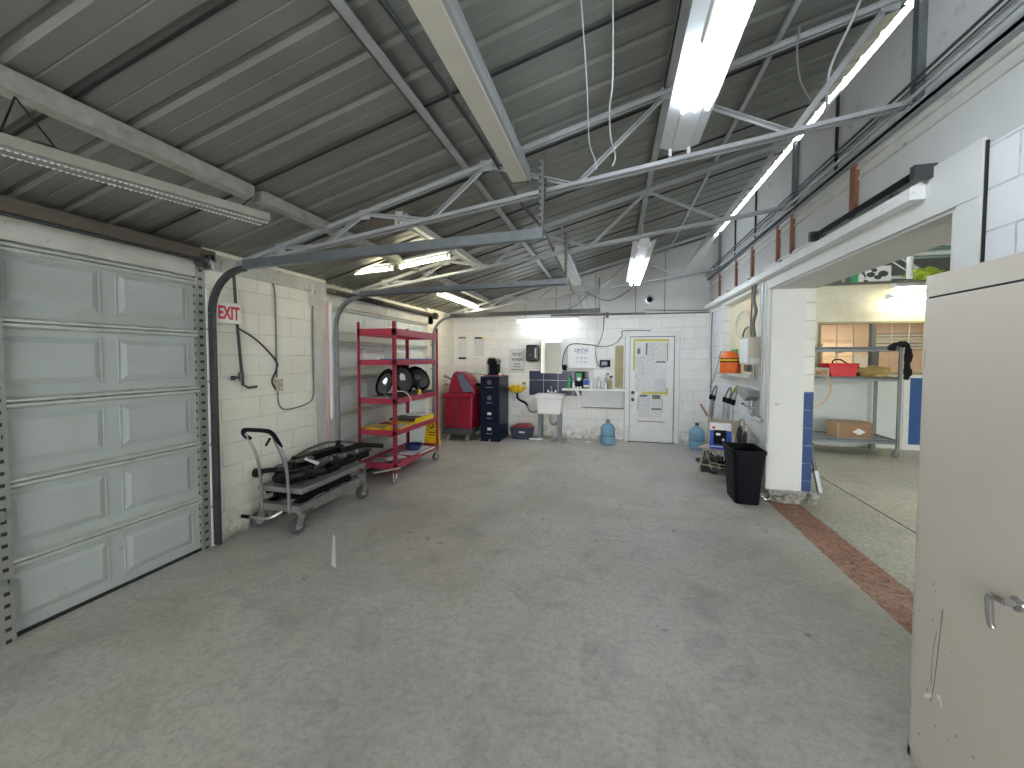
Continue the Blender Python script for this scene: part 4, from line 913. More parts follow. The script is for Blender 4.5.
o = MB().blob((4.12, 8.3, 1.44), (0.10, 0.12, 0.09), 3, 0.9, 6, 8)
for v in o.bm.verts: v.co.z = max(v.co.z, 1.347)
tag(o.build('black_bag', 'cloth_black', smooth=True, loc=(4.12, 8.3, 1.345)), 'black bag tucked between the red case and the yellow cloth', 'bag')
mb = MB().tube(smooth_path([(4.47, 7.97, 1.80), (4.50, 7.97, 1.88), (4.60, 7.96, 1.90), (4.68, 7.96, 1.86), (4.70, 7.96, 1.70), (4.68, 7.95, 1.55), (4.70, 7.96, 1.42), (4.67, 7.95, 1.32)], 5),
    [0.046+0.010*math.sin(i*0.7)+0.006*math.sin(i*2.3) for i in range(36)], 10)
tag(mb.build('black_rag', 'cloth_black', smooth=True, loc=(4.68, 7.96, 1.32)), 'long black rag hanging from the corner of the grey rack', 'cloth')
tag(MB().tube(smooth_path([(3.3, 7.99, 1.36), (3.36, 7.9, 1.46), (3.44, 7.75, 1.38), (3.50, 7.7, 1.18), (3.42, 7.7, 0.95), (3.2, 7.7, 0.82), (3.0, 7.7, 0.84)], 6), 0.010, 7).build('air_hose', 'airhose', smooth=True, loc=(3.3, 7.7, 0.82)), 'orange tan air hose looping beside the pillar in the far room', 'hose')
root = thing('folding_stand', 'grey metal folding stand partly hidden by the blue painted pillar', 'stand', (2.45, 5.8, 0))
MB().box(2.22, 2.44, 5.70, 6.20, 0.57, 0.61).build('top', 'darksteel', root, bevel=0.004)
for y in (5.72, 6.16):
    MB().bar((2.40, y, 0.59), (2.50, y-0.03, 0.0), 0.035, 0.045, up=(0,1,0)).build('leg', 'darksteel', root, bevel=0.003)
    MB().bar((2.455, y-.02, 0.27), (2.505, y-0.035, 0.0), 0.045, 0.055, up=(0,1,0)).build('foot_sleeve', 'galv', root, bevel=0.003)
MB().bar((2.24, 5.72, 0.28), (2.46, 5.71, 0.28), 0.02, 0.03).build('crossbar', 'darksteel', root)

# ================================================================== LEFT WALL: exit sign, pipe, wiring
root = thing('exit_sign', 'white EXIT sign with red letters on the left wall beside the near garage door', 'sign', (XL+0.05, 2.885, 2.04))
MB().box(XL+0.046, XL+0.056, 2.765, 3.005, 1.965, 2.152).build('plate', 'exit_white', root, bevel=0.002)
text('letters', 'EXIT', 'exit_red', root, (XL+0.0565, 2.885, 2.058), FACE_RIGHT, 0.120, 0.0012, 0.205, bold=0.032)
wall_pipe('dark standpipe with a bent tap on the left wall below the EXIT sign', [(XL+.03, 2.96, 2.45), (XL+.03, 2.985, 1.95), (XL+.03, 3.03, 1.40), (XL+.05, 3.07, 1.37), (XL+.05, 3.16, 1.375)], 0.013, 'darksteel', 'pipe', 'standpipe')
root = thing('pipe_tap', 'small dark valve fitting on the standpipe below the EXIT sign', 'valve', (XL+0.03, 3.02, 1.47))
MB().cyl((XL+.03, 2.93, 1.475), (XL+.03, 3.02, 1.47), 0.010, 8).cyl((XL+.03, 2.93, 1.45), (XL+.03, 2.93, 1.49), 0.018, 8).cyl((XL+.03, 3.018, 1.44), (XL+.03, 3.012, 1.52), 0.022, 10).build('valve_body', 'darksteel', root, smooth=True)
cx_ = XL+0.012
wall_pipe('grey cable running down the left wall to the outlet', [(cx_, 3.0, 2.50), (cx_, 3.3, 2.50), (cx_, 3.42, 2.40), (cx_, 3.44, 2.1), (cx_, 3.44, 1.45)], 0.008, 'cable', 'cable', 'wall_cable', 6)
wall_pipe('black cable sloping from the standpipe to the outlet', [(cx_+.02, 2.99, 1.93), (cx_+.02, 3.2, 1.82), (cx_+.01, 3.42, 1.63), (cx_+.01, 3.43, 1.54), (cx_, 3.38, 1.42), (cx_, 3.42, 1.33)], 0.008, 'cable_black', 'cable', 'wall_cable', 6)
wall_pipe('grey cable looping low from the outlet to the white post', [(cx_, 3.45, 1.32), (cx_, 3.46, 1.17), (cx_, 3.56, 1.10), (cx_, 3.86, 1.13), (cx_, 3.96, 1.22), (cx_, 3.965, 1.5), (cx_, 3.965, 2.2), (cx_+.02, 4.0, 2.44)], 0.008, 'cable', 'cable', 'wall_cable', 6)
root = thing('outlet', 'small beige double outlet on the left wall', 'outlet', (XL, 3.46, 1.36))
MB().box(XL, XL+0.035, 3.42, 3.50, 1.31, 1.43).build('box', 'tan', root, bevel=0.003)
MB().box(XL+.035, XL+.038, 3.455, 3.495, 1.325, 1.36).box(XL+.035, XL+.038, 3.455, 3.495, 1.38, 1.415).build('sockets', 'offwhite', root)
tag(MB().cyl((XL+.03, 4.19, 0.0), (XL+.03, 4.19, 2.35), 0.012, 8).build('standing_pole', pm('red_white_pole', (0.72, 0.40, 0.38), 0.5), smooth=True, loc=(XL+.03, 4.235, 0)), 'thin reddish pole standing between the white post and the track', 'pole')
wall_pipe('white plastic pipe beside the reddish pole', [(XL+.05, 4.225, 0.9), (XL+.05, 4.225, 2.33)], 0.018, 'trim', 'pipe', 'downpipe')

# ================================================================== LIFT CART
root = thing('lift_cart', 'grey hydraulic lift cart with black-gripped handle by the left wall', 'cart', (-3.07, 3.6, 0))
CX0, CX1, CY0, CY1 = -3.33, -2.82, 3.12, 4.12
MB().box(CX0, CX1, CY0, CY1, 0.375, 0.42).box(CX0+0.02, CX1-0.02, CY0+.02, CY1-.02, 0.36, 0.376).build('platform', 'cart', root, bevel=0.004)
mb = MB()
for x in (CX0+0.03, CX1-0.05): mb.box(x, x+0.035, CY0-0.02, CY1-0.06, 0.20, 0.265)
mb.box(CX0+0.03, CX1-0.02, CY0-0.03, CY0+0.04, 0.20, 0.265).box(CX0+0.03, CX1-0.02, CY1-0.12, CY1-0.06, 0.20, 0.265)
mb.build('base_frame', 'cart', root, bevel=0.003)
for k_, x in enumerate((CX0+0.09, CX1-0.10)):
    for a, b in (((CY0+0.03, 0.26), (CY1-0.12, 0.36)), ((CY0+0.03, 0.36), (CY1-0.12, 0.26))):
        MB().bar((x+0.018*(1 if a[1] < 0.3 else -1), a[0], a[1]), (x+0.018*(1 if a[1] < 0.3 else -1), b[0], b[1]), 0.012, 0.05).build('scissor_arm', 'black', root)
MB().box(CX0+0.06, CX1-0.07, CY0+0.12, CY1-0.2, 0.268, 0.35).build('bellows_tray', 'black', root)
MB().cyl((-3.07, CY0+0.03, 0.17), (-3.07, CY0+0.45, 0.24), 0.03, 12).build('hydraulic_ram', 'darksteel', root, smooth=True)
MB().box(CX1-0.05, CX1-0.02, CY0+0.18, CY0+0.58, 0.165, 0.20).build('side_tread', 'cart', root)
for x, xt in ((-3.24, -3.27), (-2.93, -2.96)):
    MB().tube(smooth_path([(x, 3.08, 0.20), (x+.01, 3.06, 0.45), (x+.03, 3.01, 0.72), (xt+.02, 2.96, 0.90), (xt, 2.93, 0.965)], 5), 0.014, 10).build('handle_post', 'steel', root, smooth=True)
MB().tube(smooth_path([(-3.245, 2.975, 0.90), (-3.272, 2.94, 0.945), (-3.27, 2.925, 0.985), (-3.22, 2.92, 1.0), (-3.02, 2.92, 1.0), (-2.965, 2.925, 0.985), (-2.945, 2.95, 0.94), (-2.925, 2.99, 0.84)], 6), 0.020, 10).build('handle_grip', 'black', root, smooth=True)
MB().bar((-3.0, 2.95, 0.93), (-3.03, 2.93, 0.86), 0.015, 0.02).bar((-2.99, 2.97, 0.94), (-2.96, 2.97, 0.94), 0.02, 0.03).build('release_lever', 'black', root, bevel=0.002)
MB().tube(smooth_path([(-2.99, 2.97, 0.92), (-2.93, 3.0, 0.75), (-2.94, 3.05, 0.62)], 5), 0.005, 6).build('brake_cable', 'cable', root, smooth=True)
MB().tube(smooth_path([(-2.98, 3.05, 0.22), (-3.08, 2.98, 0.17), (-3.3, 2.97, 0.17)], 4), 0.013, 8).build('foot_pedal', 'steel', root, smooth=True)
MB().cyl((-3.36, 2.97, 0.17), (-3.27, 2.97, 0.17), 0.018, 8).build('pedal_pad', 'black', root, smooth=True)
for x, y, yaw in ((-2.86, 3.10, 1.35), (-3.33, 3.13, 0.9), (-2.84, 4.08, 1.2), (-3.28, 4.08, 1.5)):
    caster(root, x, y, 0.078, 0.22, 'rubber', yaw, 0.045, 'cart')
MB().box(CX1-0.06, CX1+0.0, CY1-0.09, CY1-0.0, 0.20, 0.30).build('caster_bracket', 'cart', root, bevel=0.003)
# subframe lying on the platform
zc_ = 0.42
root = thing('axle_subframe', 'black car axle subframe lying on the lift cart', 'car part', (-3.05, 3.6, zc_))
MB().bar((-3.28, 3.52, zc_+0.13), (-3.20, 4.20, zc_+0.14), 0.09, 0.11, w2=0.07, h2=0.08).build('rear_rail', 'axle', root, bevel=0.015)
MB().bar((-3.02, 3.25, zc_+0.10), (-2.88, 4.30, zc_+0.14), 0.05, 0.07, w2=0.07, h2=0.09).build('front_rail', 'axle_light', root, bevel=0.012)
MB().bar((-2.99, 3.40, zc_+0.05), (-2.85, 4.22, zc_+0.09), 0.03, 0.10, w2=0.03, h2=0.08).build('rail_flange', 'axle', root, bevel=0.006)
MB().bar((-3.26, 4.12, zc_+0.13), (-2.87, 4.22, zc_+0.13), 0.10, 0.06).build('cross_member', 'axle', root, bevel=0.012)
MB().bar((-3.30, 3.48, zc_+0.11), (-2.98, 3.42, zc_+0.10), 0.16, 0.09).build('cross_member', 'axle', root, bevel=0.02)
MB().tube(smooth_path([(-3.36, 3.16, zc_+0.11), (-3.26, 3.2, zc_+0.13), (-3.14, 3.3, zc_+0.12), (-3.06, 3.42, zc_+0.10), (-2.98, 3.48, zc_+0.10)], 5), [0.024]*7+[0.05]*7+[0.065]*7, 10).build('control_arm', 'axle', root, smooth=True)
MB().tube(smooth_path([(-3.20, 3.22, zc_+0.05), (-3.08, 3.20, zc_+0.07), (-2.92, 3.27, zc_+0.10), (-2.80, 3.42, zc_+0.09)], 5), [0.05]*5+[0.065]*6+[0.035]*5, 10).build('control_arm', 'axle', root, smooth=True)
MB().prism([(3.62, zc_), (3.80, zc_), (3.86, zc_+0.10), (3.74, zc_+0.17), (3.60, zc_+0.10)], 0, -2.98, -2.92).build('mount_bracket', 'axle', root, bevel=0.008)
for x, y, z, rr_, ax in ((-3.36, 3.15, .11, .045, (1,.3,0)), (-2.88, 3.62, .11, .038, (1,0,0)), (-2.87, 3.92, .11, .030, (1,0,0)), (-3.10, 3.30, .17, .035, (0,0,1)), (-3.24, 4.18, .20, .03, (0,0,1)), (-2.95, 3.42, .05, .04, (1,0,0)), (-3.05, 3.22, .03, .035, (0,1,0)), (-2.90, 4.15, .20, .028, (0,0,1))):
    MB().lathe((x, y, zc_+z), [(rr_*0.45, -0.034), (rr_, -0.03), (rr_, 0.03), (rr_*0.45, 0.034)], 16, ax).build('bushing', 'axle', root, smooth=True)
MB().tube(smooth_path([(-3.3, 3.5, zc_+0.15), (-3.34, 3.8, zc_+0.20), (-3.3, 4.1, zc_+0.22), (-3.1, 4.25, zc_+0.2), (-2.95, 4.26, zc_+0.17)], 6), 0.014, 8).build('sway_bar', 'axle_light', root, smooth=True)
for k_ in range(4): MB().cyl((-2.965+k_*0.026, 3.5+0.18*k_, zc_+0.13), (-2.965+k_*0.026, 3.5+0.18*k_, zc_+0.165), 0.014, 8).build('bolt', 'galv', root)
MB().prism([(3.28, zc_+.02), (3.46, zc_+.0), (3.56, zc_+.12), (3.44, zc_+.20), (3.32, zc_+.17)], 0, -3.12, -3.06).build('mount_bracket', 'axle', root, bevel=0.01)
MB().bar((-3.20, 3.22, zc_+0.16), (-3.02, 3.50, zc_+0.20), 0.06, 0.03, w2=0.10).build('arm_plate', 'axle_light', root, bevel=0.01)
MB().tube(smooth_path([(-2.98, 3.90, zc_+.16), (-2.90, 4.1, zc_+.20), (-2.80, 4.28, zc_+.17), (-2.74, 4.36, zc_+.15)], 4), [.035]*5+[.028]*8, 8).build('arm_tip', 'axle', root, smooth=True)
MB().bar((-3.03, 3.40, zc_+0.215), (-2.92, 3.46, zc_+0.15), 0.10, 0.004).build('paper_tag', 'paper', root, label='white paper tag')
tag(MB().cyl((-2.74, 4.15, 0.29), (-2.66, 4.63, 0.23), 0.012, 8).build('loose_bar', 'steel', smooth=True, loc=(-2.74, 4.15, .29)), 'bare steel bar sticking out between the lift cart and the red shelving', 'bar')

# ================================================================== RED SHELVING
root = thing('red_shelving_unit', 'tall red wheeled shelving unit with five shelves by the left wall', 'shelving', (-3.02, 5.25, 0))
SX0, SX1, SY0, SY1 = -3.30, -2.74, 4.66, 5.98
for x, y in ((SX0, SY0), (SX1, SY0), (SX0, SY1), (SX1, SY1)):
    sx_, sy_ = (1 if x == SX0 else -1), (1 if y == SY0 else -1)
    MB().prism([(x, y), (x+sx_*0.042, y), (x+sx_*0.042, y+sy_*0.006), (x+sx_*0.006, y+sy_*0.006), (x+sx_*0.006, y+sy_*0.042), (x, y+sy_*0.042)], 2, 0.14, 2.13).build('post', 'perf_red', root)
LEV = ((1.95, 2.04), (1.56, 1.63), (1.05, 1.12), (0.635, 0.70), (0.19, 0.26))
for z0, z1 in LEV:
    sh_ = MB().box(SX0, SX1, SY0, SY0+0.03, z0, z1).box(SX0, SX1, SY1-0.03, SY1, z0, z1).box(SX0, SX0+0.03, SY0, SY1, z0, z1).box(SX1-0.03, SX1, SY0, SY1, z0, z1)
    if z0 < 1.9: sh_.box(SX0+0.03, SX1-0.03, SY0+0.03, SY1-0.03, z1-0.03, z1-0.018)
    else:
        for k_ in range(5): sh_.box(SX0+0.03, SX1-0.03, SY0+0.18+0.2*k_, SY0+0.21+0.2*k_, z0+0.03, z0+0.045)
    sh_.build('shelf', 'red', root, bevel=0.002)
for x, y, yw in ((SX1-.03, SY0+.03, 1.9), (SX1-.03, SY1-.05, 1.0), (SX0+.04, SY0+.03, 1.2), (SX0+.04, SY1-.05, 1.6)): caster(root, x, y, 0.06, 0.20, 'rubber_light' if y < 5 and x > -3 else 'rubber', yw, 0.032)
zs = 1.102
def hood(c, rz, tilt, roll_, label, s_=1.0, w_=0.72):
    root = thing('welding_hood', label, 'hood', (c[0], c[1], c[2]), rz)
    Rt = Matrix.Rotation(roll_, 4, 'X') @ Matrix.Rotation(tilt, 4, 'Y'); zc = 0.205*s_
    def put(b, nm, m_):
        for v in b.bm.verts: v.co = Rt @ V((v.co.x*s_, v.co.y*s_*w_, v.co.z*s_*1.32*(1+0.22*v.co.y*0))); v.co.z += zc
        return b.build(nm, m_, root, smooth=True, local=True)
    put(MB().lathe((0, 0, 0), [(0.004, -0.13), (0.07, -0.12), (0.115, -0.085), (0.138, -0.03), (0.142, 0.012), (0.134, 0.020), (0.122, 0.0), (0.10, -0.03), (0.05, -0.05), (0.004, -0.055)], 24, (1, 0, 0)), 'shell', 'blackgloss')
    put(MB().lathe((0, 0.01, -0.01), [(0.112, -0.012), (0.105, 0.0), (0.06, 0.012), (0.02, 0.016)], 20, (1, 0, 0)), 'inner_liner', 'cushion')
    put(MB().prism([(-0.035, -0.01), (0.03, -0.02), (0.035, 0.03), (0.0, 0.055), (-0.03, 0.03)], 0, 0.008, 0.02), 'window_glint', 'steel')
    MB().bar((0, 0, 0.02), (0.0, 0, 0.10), 0.03, 0.03).box(-0.10, 0.10, -0.10, 0.10, 0.0, 0.022).build('base_plate', 'cart', root, local=True, bevel=0.003)
hood((-3.06, 4.93, zs), -1.15, -0.10, -0.38, 'black oval hood nearest the front end of the third red shelf', 1.05)
hood((-2.98, 5.28, zs), -1.0, -0.15, 0.30, 'black oval hood in the middle of the third red shelf', 1.22, 0.9)
hood((-2.94, 5.68, zs), -1.2, -0.2, 0.75, 'black oval hood at the far end of the third red shelf', 1.15, 0.95)
tag(MB().box(-3.12, -2.80, 5.02, 5.9, zs, zs+0.05).box(-3.0, -2.84, 5.1, 5.2, zs+.05, zs+.08).build('power_tool', 'cushion', bevel=0.01, loc=(-2.96, 5.4, zs)), 'long dark tool lying under the black hoods on the third red shelf', 'tool')
tag(MB().box(-3.25, -2.9, 4.72, 4.80, zs, zs+0.03).build('flat_plate', 'galv', bevel=0.004, loc=(-3.1, 4.76, zs)), 'flat metal plate at the near edge of the third red shelf', 'plate')
tag(MB().tube(smooth_path([(-2.80, 4.72, zs+.02), (-2.79, 4.75, zs+.10), (-2.77, 4.95, zs+.09), (-2.72, 5.02, zs+0.0), (-2.71, 5.02, zs-0.09)], 5), 0.008, 6).build('pale_tube', 'offwhite', smooth=True, loc=(-2.8, 4.75, zs)), 'pale plastic tube curling over the edge of the third red shelf', 'tube')
tag(MB().cyl((-2.775, 5.40, zs), (-2.775, 5.40, zs+0.09), 0.03, 12, 0.022).build('yellow_cup', 'yellow', smooth=True, loc=(-2.775, 5.4, zs)), 'small yellow cup between the black hoods on the third red shelf', 'cup')
tag(MB().bar((-3.0, 4.75, 1.635), (-2.79, 5.82, 1.635), 0.05, 0.02).build('blue_bar', pm('blue_metal', (0.10, 0.22, 0.50), 0.4), bevel=0.003, loc=(-2.9, 5.3, 1.625)), 'long thin blue bar lying on the second red shelf', 'bar')
for v_, (x, y, lab) in enumerate(((-2.80, 5.74, 'rolled white cloth at the far end of the second red shelf'),)):
    tag(MB().blob((x, y, 1.665), (.03, .04, .035), 2, .6, 5, 1).build('white_cloth', 'white', smooth=True, loc=(x, y, 1.63)), lab, 'cloth')
def tray(c, sx, sy, rz, label, filler):
    root = thing('plastic_tray', label, 'tray', c, rz)
    mb = MB().box(-sx/2, sx/2, -sy/2, sy/2, 0, 0.008)
    for a in ((-sx/2, -sx/2+0.03, -sy/2, sy/2), (sx/2-0.03, sx/2, -sy/2, sy/2), (-sx/2, sx/2, -sy/2, -sy/2+0.03), (-sx/2, sx/2, sy/2-0.03, sy/2)): mb.box(*a, 0, 0.035)
    mb.build('tray_rim', 'yellow', root, local=True, bevel=0.004)
    MB().box(-sx/2+0.04, sx/2-0.04, -sy/2+0.04, sy/2-0.04, 0.008, 0.026).build('liner', filler, root, local=True)
z4 = 0.683
tray((-3.10, 4.86, z4), 0.30, 0.30, 0.0, 'shallow yellow tray at the near left of the fourth red shelf', 'tan')
tray((-2.88, 5.0, z4), 0.24, 0.50, 0.08, 'shallow yellow tray with white liner, near right of the fourth red shelf', 'paper')
root = thing('equipment_case', 'yellow and black case with white papers at the far end of the fourth red shelf', 'case', (-2.95, 5.55, z4))
MB().box(-3.22, -2.76, 5.28, 5.84, z4, z4+0.05).build('lower_shell', 'yellow', root, bevel=0.012)
MB().box(-3.20, -2.80, 5.26, 5.60, z4+0.045, z4+0.085).build('black_pad', 'cushion', root, bevel=0.012)
MB().box(-2.80, -2.75, 5.30, 5.54, z4+0.03, z4+0.09).box(-2.80, -2.75, 5.60, 5.84, z4+0.03, z4+0.09).build_each('yellow_latch_bar', 'yellow', root, bevel=0.008)
MB().bar((-3.1, 5.6, z4+0.092), (-2.85, 5.78, z4+0.095), 0.24, 0.012).build('papers', 'paper', root)
root = thing('wet_floor_sign', 'yellow wet floor sign leaning at the far end of the red shelving', 'sign', (-2.88, 6.03, 0.22))
ws = 6.02
MB().prism([(-3.02, 0.24), (-2.72, 0.24), (-2.76, 0.60), (-2.79, 0.645), (-2.95, 0.645), (-2.98, 0.60)], 1, ws, ws+0.015).build('panel', 'yellow', root, bevel=0.004)
MB().tube([(-2.97, ws-.002, 0.47), (-2.77, ws-.002, 0.47), (-2.87, ws-.002, 0.60)], 0.009, 4, close=True).build('warning_triangle', 'black', root)
MB().bar((-2.91, ws-.003, 0.495), (-2.84, ws-.003, 0.525), 0.006, 0.022).lathe((-2.86, ws-.002, 0.55), [(0.014, 0), (0.014, 0.003)], 8, (0,-1,0)).box(-2.95, -2.79, ws-.003, ws, 0.425, 0.44).box(-2.93, -2.82, ws-.003, ws, 0.385, 0.40).build('pictogram', 'black', root)
z5 = 0.243
root = thing('blue_bowl', 'dark blue drain pan at the far end of the bottom red shelf', 'pan', (-2.95, 5.55, z5+.04))
MB().lathe((-2.95, 5.52, z5+0.016), [(0.10, 0), (0.14, 0.06), (0.165, 0.075), (0.16, 0.08), (0.13, 0.062), (0.09, 0.01)], 22).build('pan_body', pm('dark_blue_plastic', (0.02, 0.04, 0.16), 0.3), root, smooth=True)
MB().lathe((-2.95, 5.52, z5+0.03), [(0.05, 0), (0.05, 0.04), (0.02, 0.05)], 14).build('centre_boss', bpy.data.materials['dark_blue_plastic'], root, smooth=True)
spots = [((-2.87, 5.50), (.30, .55), 'plain white board under the blue pan on the bottom red shelf', 'paper', 0.1),
         ((-2.96, 5.0), (.16, .28), 'pale folded paper in the middle of the bottom red shelf', 'paper', 0.5),
         ((-3.10, 4.85), (.16, .24), 'grey flat plate at the near left of the bottom red shelf', 'galv', -0.3),
         ((-2.86, 4.86), (.12, .20), 'dark flat plate by the near post of the bottom red shelf', 'darksteel', 0.2),
         ((-3.14, 5.20), (.16, .22), 'grey flat casting behind the folded paper on the bottom red shelf', 'cart', 0.4)]
for (x, y), (a, b), lab, m_, rz_ in spots:
    c_, s_ = math.cos(rz_), math.sin(rz_)
    mb = MB(); hz = 0.016
    mb.bar((x-s_*b/2*-1*-1, y-c_*b/2, z5+hz/2), (x+s_*b/2*1, y+c_*b/2, z5+hz/2), a, hz)
    tag(mb.build('flat_item', m_, bevel=0.003, loc=(x, y, z5)), lab, 'plate')

# ================================================================== RECOVERY MACHINE
root = thing('recovery_machine', 'red wheeled service machine with sloped control face in the back left corner', 'machine', (-3.0, 7.65, 0))
ax0, ax1, ay0, ay1 = -3.28, -2.70, 7.42, 7.95
MB().prism([(ax0, .13), (ax1, .13), (ax1+.03, .20), (ax1+.03, .25), (ax0-.02, .25), (ax0-.02, .18)], 1, ay0-.02, ay1).build('base_skirt', 'ac_grey', root, bevel=0.015)
mb = MB()
vb = [(ax0, ay0, .25), (ax1, ay0, .25), (ax1+.05, ay1, .25), (ax0, ay1, .25), (ax0+.01, ay0+.02, .95), (ax1+.02, ay0+.03, .95), (ax1+.06, ay1, .95), (ax0+.01, ay1, .95)]
vs = [mb.bm.verts.new(p) for p in vb]
for f_ in ((3,2,1,0),(4,5,6,7),(0,1,5,4),(1,2,6,5),(2,3,7,6),(3,0,4,7)): mb.bm.faces.new([vs[i] for i in f_])
mb.build('lower_body', 'ac_red', root, bevel=0.025)
MB().box(-3.02, -3.008, ay0-.004, ay0+.01, .27, .85).build('door_seam', 'ac_grey', root)
MB().box(ax0-.02, ax1+.03, ay0-.035, ay1, .86, .95).build('front_ledge', 'ac_red', root, bevel=0.025)
MB().prism([(ax0+.06, .93), (ax1+.06, .93), (ax1+.05, 1.04), (-2.77, 1.24), (-2.86, 1.34), (-3.06, 1.38), (-3.12, 1.34), (-3.20, 1.08)], 1, ay0+.06, ay1-.04).build('upper_hood', 'ac_red', root, bevel=0.03)
mb = MB(); vb = [(-3.03, ay0+.035, 1.34), (-2.90, ay0+.035, 1.33), (-2.66, ay0+.035, 1.0), (-2.88, ay0+.035, .97)]
a_ = [mb.bm.verts.new(p) for p in vb]; b_ = [mb.bm.verts.new((p[0], p[1]+.03, p[2])) for p in vb]
mb.bm.faces.new(a_); mb.bm.faces.new(b_[::-1])
for i in range(4): mb.bm.faces.new((a_[i], b_[i], b_[(i+1)%4], a_[(i+1)%4]))
pn = mb.build('control_panel', 'screen', root, bevel=0.004)
MB().box(-2.93, -2.87, ay0+.04, ay0+.046, 1.15, 1.22).build('display', 'steel', pn)
MB().cyl((-3.30, ay0+.10, 1.33), (-3.14, ay0+.16, 1.24), 0.055, 16).build('filter_canister', 'steel', root, smooth=True)
MB().cyl((-3.28, ay0+.05, 1.16), (-3.16, ay0+.12, 1.12), 0.035, 12).build('lower_canister', 'steel', root, smooth=True)
MB().tube(smooth_path([(-2.70, ay0+.3, 1.10), (-2.62, ay0+.25, 1.12), (-2.58, ay0+.28, 1.08)], 4), 0.03, 10).build('rear_handle', 'black', root, smooth=True)
MB().tube(smooth_path([(-2.63, 7.85, .9), (-2.58, 7.85, .7), (-2.60, 7.85, .5), (-2.57, 7.85, .65)], 5), 0.012, 8).build('service_hose', 'black', root, smooth=True)
MB().lathe((-2.64, 7.84, .14), [(.06, -.0), (.13, .003), (.14, .012), (.14, .045), (.13, .052), (.06, .055)], 24, (1,0,0)).build('rear_wheel', 'rubber', root, smooth=True)
for x in (ax0+.08, ax1-.10): caster(root, x, ay0+.02, 0.048, .14, 'rubber_light', 0.9, .03)

# ================================================================== FILE CABINET AND THINGS ON IT
root = thing('file_cabinet', 'navy four-drawer file cabinet against the back wall', 'cabinet', (-2.34, 7.85, 0))
fx0, fx1, fy0, fy1 = -2.54, -2.15, 7.50, 8.22
MB().box(fx0, fx1, fy0+.015, fy1, 0.0, 1.29).build('cabinet_body', 'navy', root, bevel=0.004)
for i in range(4):
    z0 = 0.06+i*0.305
    dr = MB().box(fx0+.012, fx1-.012, fy0-.006, fy0+.015, z0, z0+.293).build('drawer', 'navy', root, bevel=0.004)
    MB().box(-2.41, -2.29, fy0-.03, fy0-.018, z0+.10, z0+.112).box(-2.41, -2.40, fy0-.02, fy0-.006, z0+.10, z0+.112).box(-2.30, -2.29, fy0-.02, fy0-.006, z0+.10, z0+.112).build('handle', 'steel', dr)
    if i < 2: MB().box(-2.39, -2.31, fy0-.010, fy0-.006, z0+.17, z0+.22).build('card_label', 'white', dr)
    else: MB().lathe((-2.35, fy0-.006, z0+.20), [(.045, 0), (.045, .004), (.03, .004), (.03, 0)], 14, (0,-1,0)).build('card_ring', 'steel', dr)
MB().box(-2.36, -2.33, fy0-.008, fy0, .0, .055).build('kick_tag', 'galv', root)
root = thing('red_folder', 'flat red and blue binder lying on top of the navy file cabinet', 'folder', (-2.35, 7.85, 1.29))
MB().box(-2.50, -2.18, 7.62, 8.0, 1.29, 1.315).build('cover', pm('dull_red_cover', (0.45, 0.05, 0.06), 0.5), root, bevel=0.004)
MB().box(-2.38, -2.25, 7.614, 7.62, 1.295, 1.31).build('blue_label', 'blue', root)
root = thing('coffee_maker', 'black single-cup coffee maker with silver trim on the navy file cabinet', 'coffee maker', (-2.35, 7.85, 1.315))
MB().box(-2.44, -2.26, 7.78, 7.98, 1.315, 1.60).build('body', 'black', root, bevel=0.02)
MB().prism([(-2.45, 1.53), (-2.25, 1.53), (-2.24, 1.61), (-2.29, 1.65), (-2.41, 1.65), (-2.46, 1.61)], 1, 7.68, 7.98).build('brew_head', 'blackgloss', root, bevel=0.015)
MB().box(-2.45, -2.25, 7.68, 7.80, 1.315, 1.335).build('drip_tray', 'black', root, bevel=0.005)
MB().tube(smooth_path([(-2.44, 7.675, 1.60), (-2.42, 7.66, 1.655), (-2.28, 7.66, 1.655), (-2.26, 7.675, 1.60)], 4), .010, 6).build('silver_handle', 'steel', root, smooth=True)
MB().box(-2.49, -2.45, 7.74, 7.94, 1.33, 1.60).build('water_tank', 'clear', root, bevel=0.01)
tag(MB().cyl((-2.20, 7.75, 1.29), (-2.20, 7.75, 1.36), .028, 14, .033).build('white_cup', 'white', smooth=True, loc=(-2.2, 7.75, 1.29)), 'small white cup on the file cabinet right of the coffee maker', 'cup')
tag(MB().bar((-3.1, 7.55, 1.385), (-2.50, 7.75, 1.31), .012, .012).build('thin_rod', 'darksteel', loc=(-2.8, 7.6, 1.3)), 'thin dark rod bridging the red machine and the file cabinet', 'rod')
# ================================================================== BACK WALL THINGS
yb = YB
for i, (x0, x1, z0, z1, m_, lab) in enumerate([(-3.32, -3.12, 1.62, 2.13, 'notice0', 'white notice with red heading on the back wall, left of two above the red machine'), (-2.94, -2.72, 1.70, 2.12, 'notice1', 'white notice with black and yellow heading, right of two on the back wall')]):
    r_ = thing('wall_notice', lab, 'notice', ((x0+x1)/2, yb, z0))
    MB().box(x0, x1, yb-.004, yb-.001, z0, z1).build('sheet', m_, r_)
    MB().box(x0+.01, x1-.02, yb-.006, yb-.004, z1-.05, z1-.015).build('heading', 'rust' if i == 0 else 'black', r_)
    if i == 0: MB().box(x0+.01, x1-.01, yb-.006, yb-.004, z0+.01, z0+.05).build('footer_bar', 'black', r_)
    else: MB().box(x1-.05, x1-.0, yb-.0065, yb-.004, z1-.06, z1-.01).build('yellow_tab', 'yellow', r_)
root = thing('eye_wash_sign', 'white EYE WASH sign on the back wall above the yellow basin', 'sign', (-1.97, yb, 1.3))
MB().box(-2.16, -1.80, yb-.005, yb-.001, 1.34, 1.85).build('plate', 'steel_white', root)
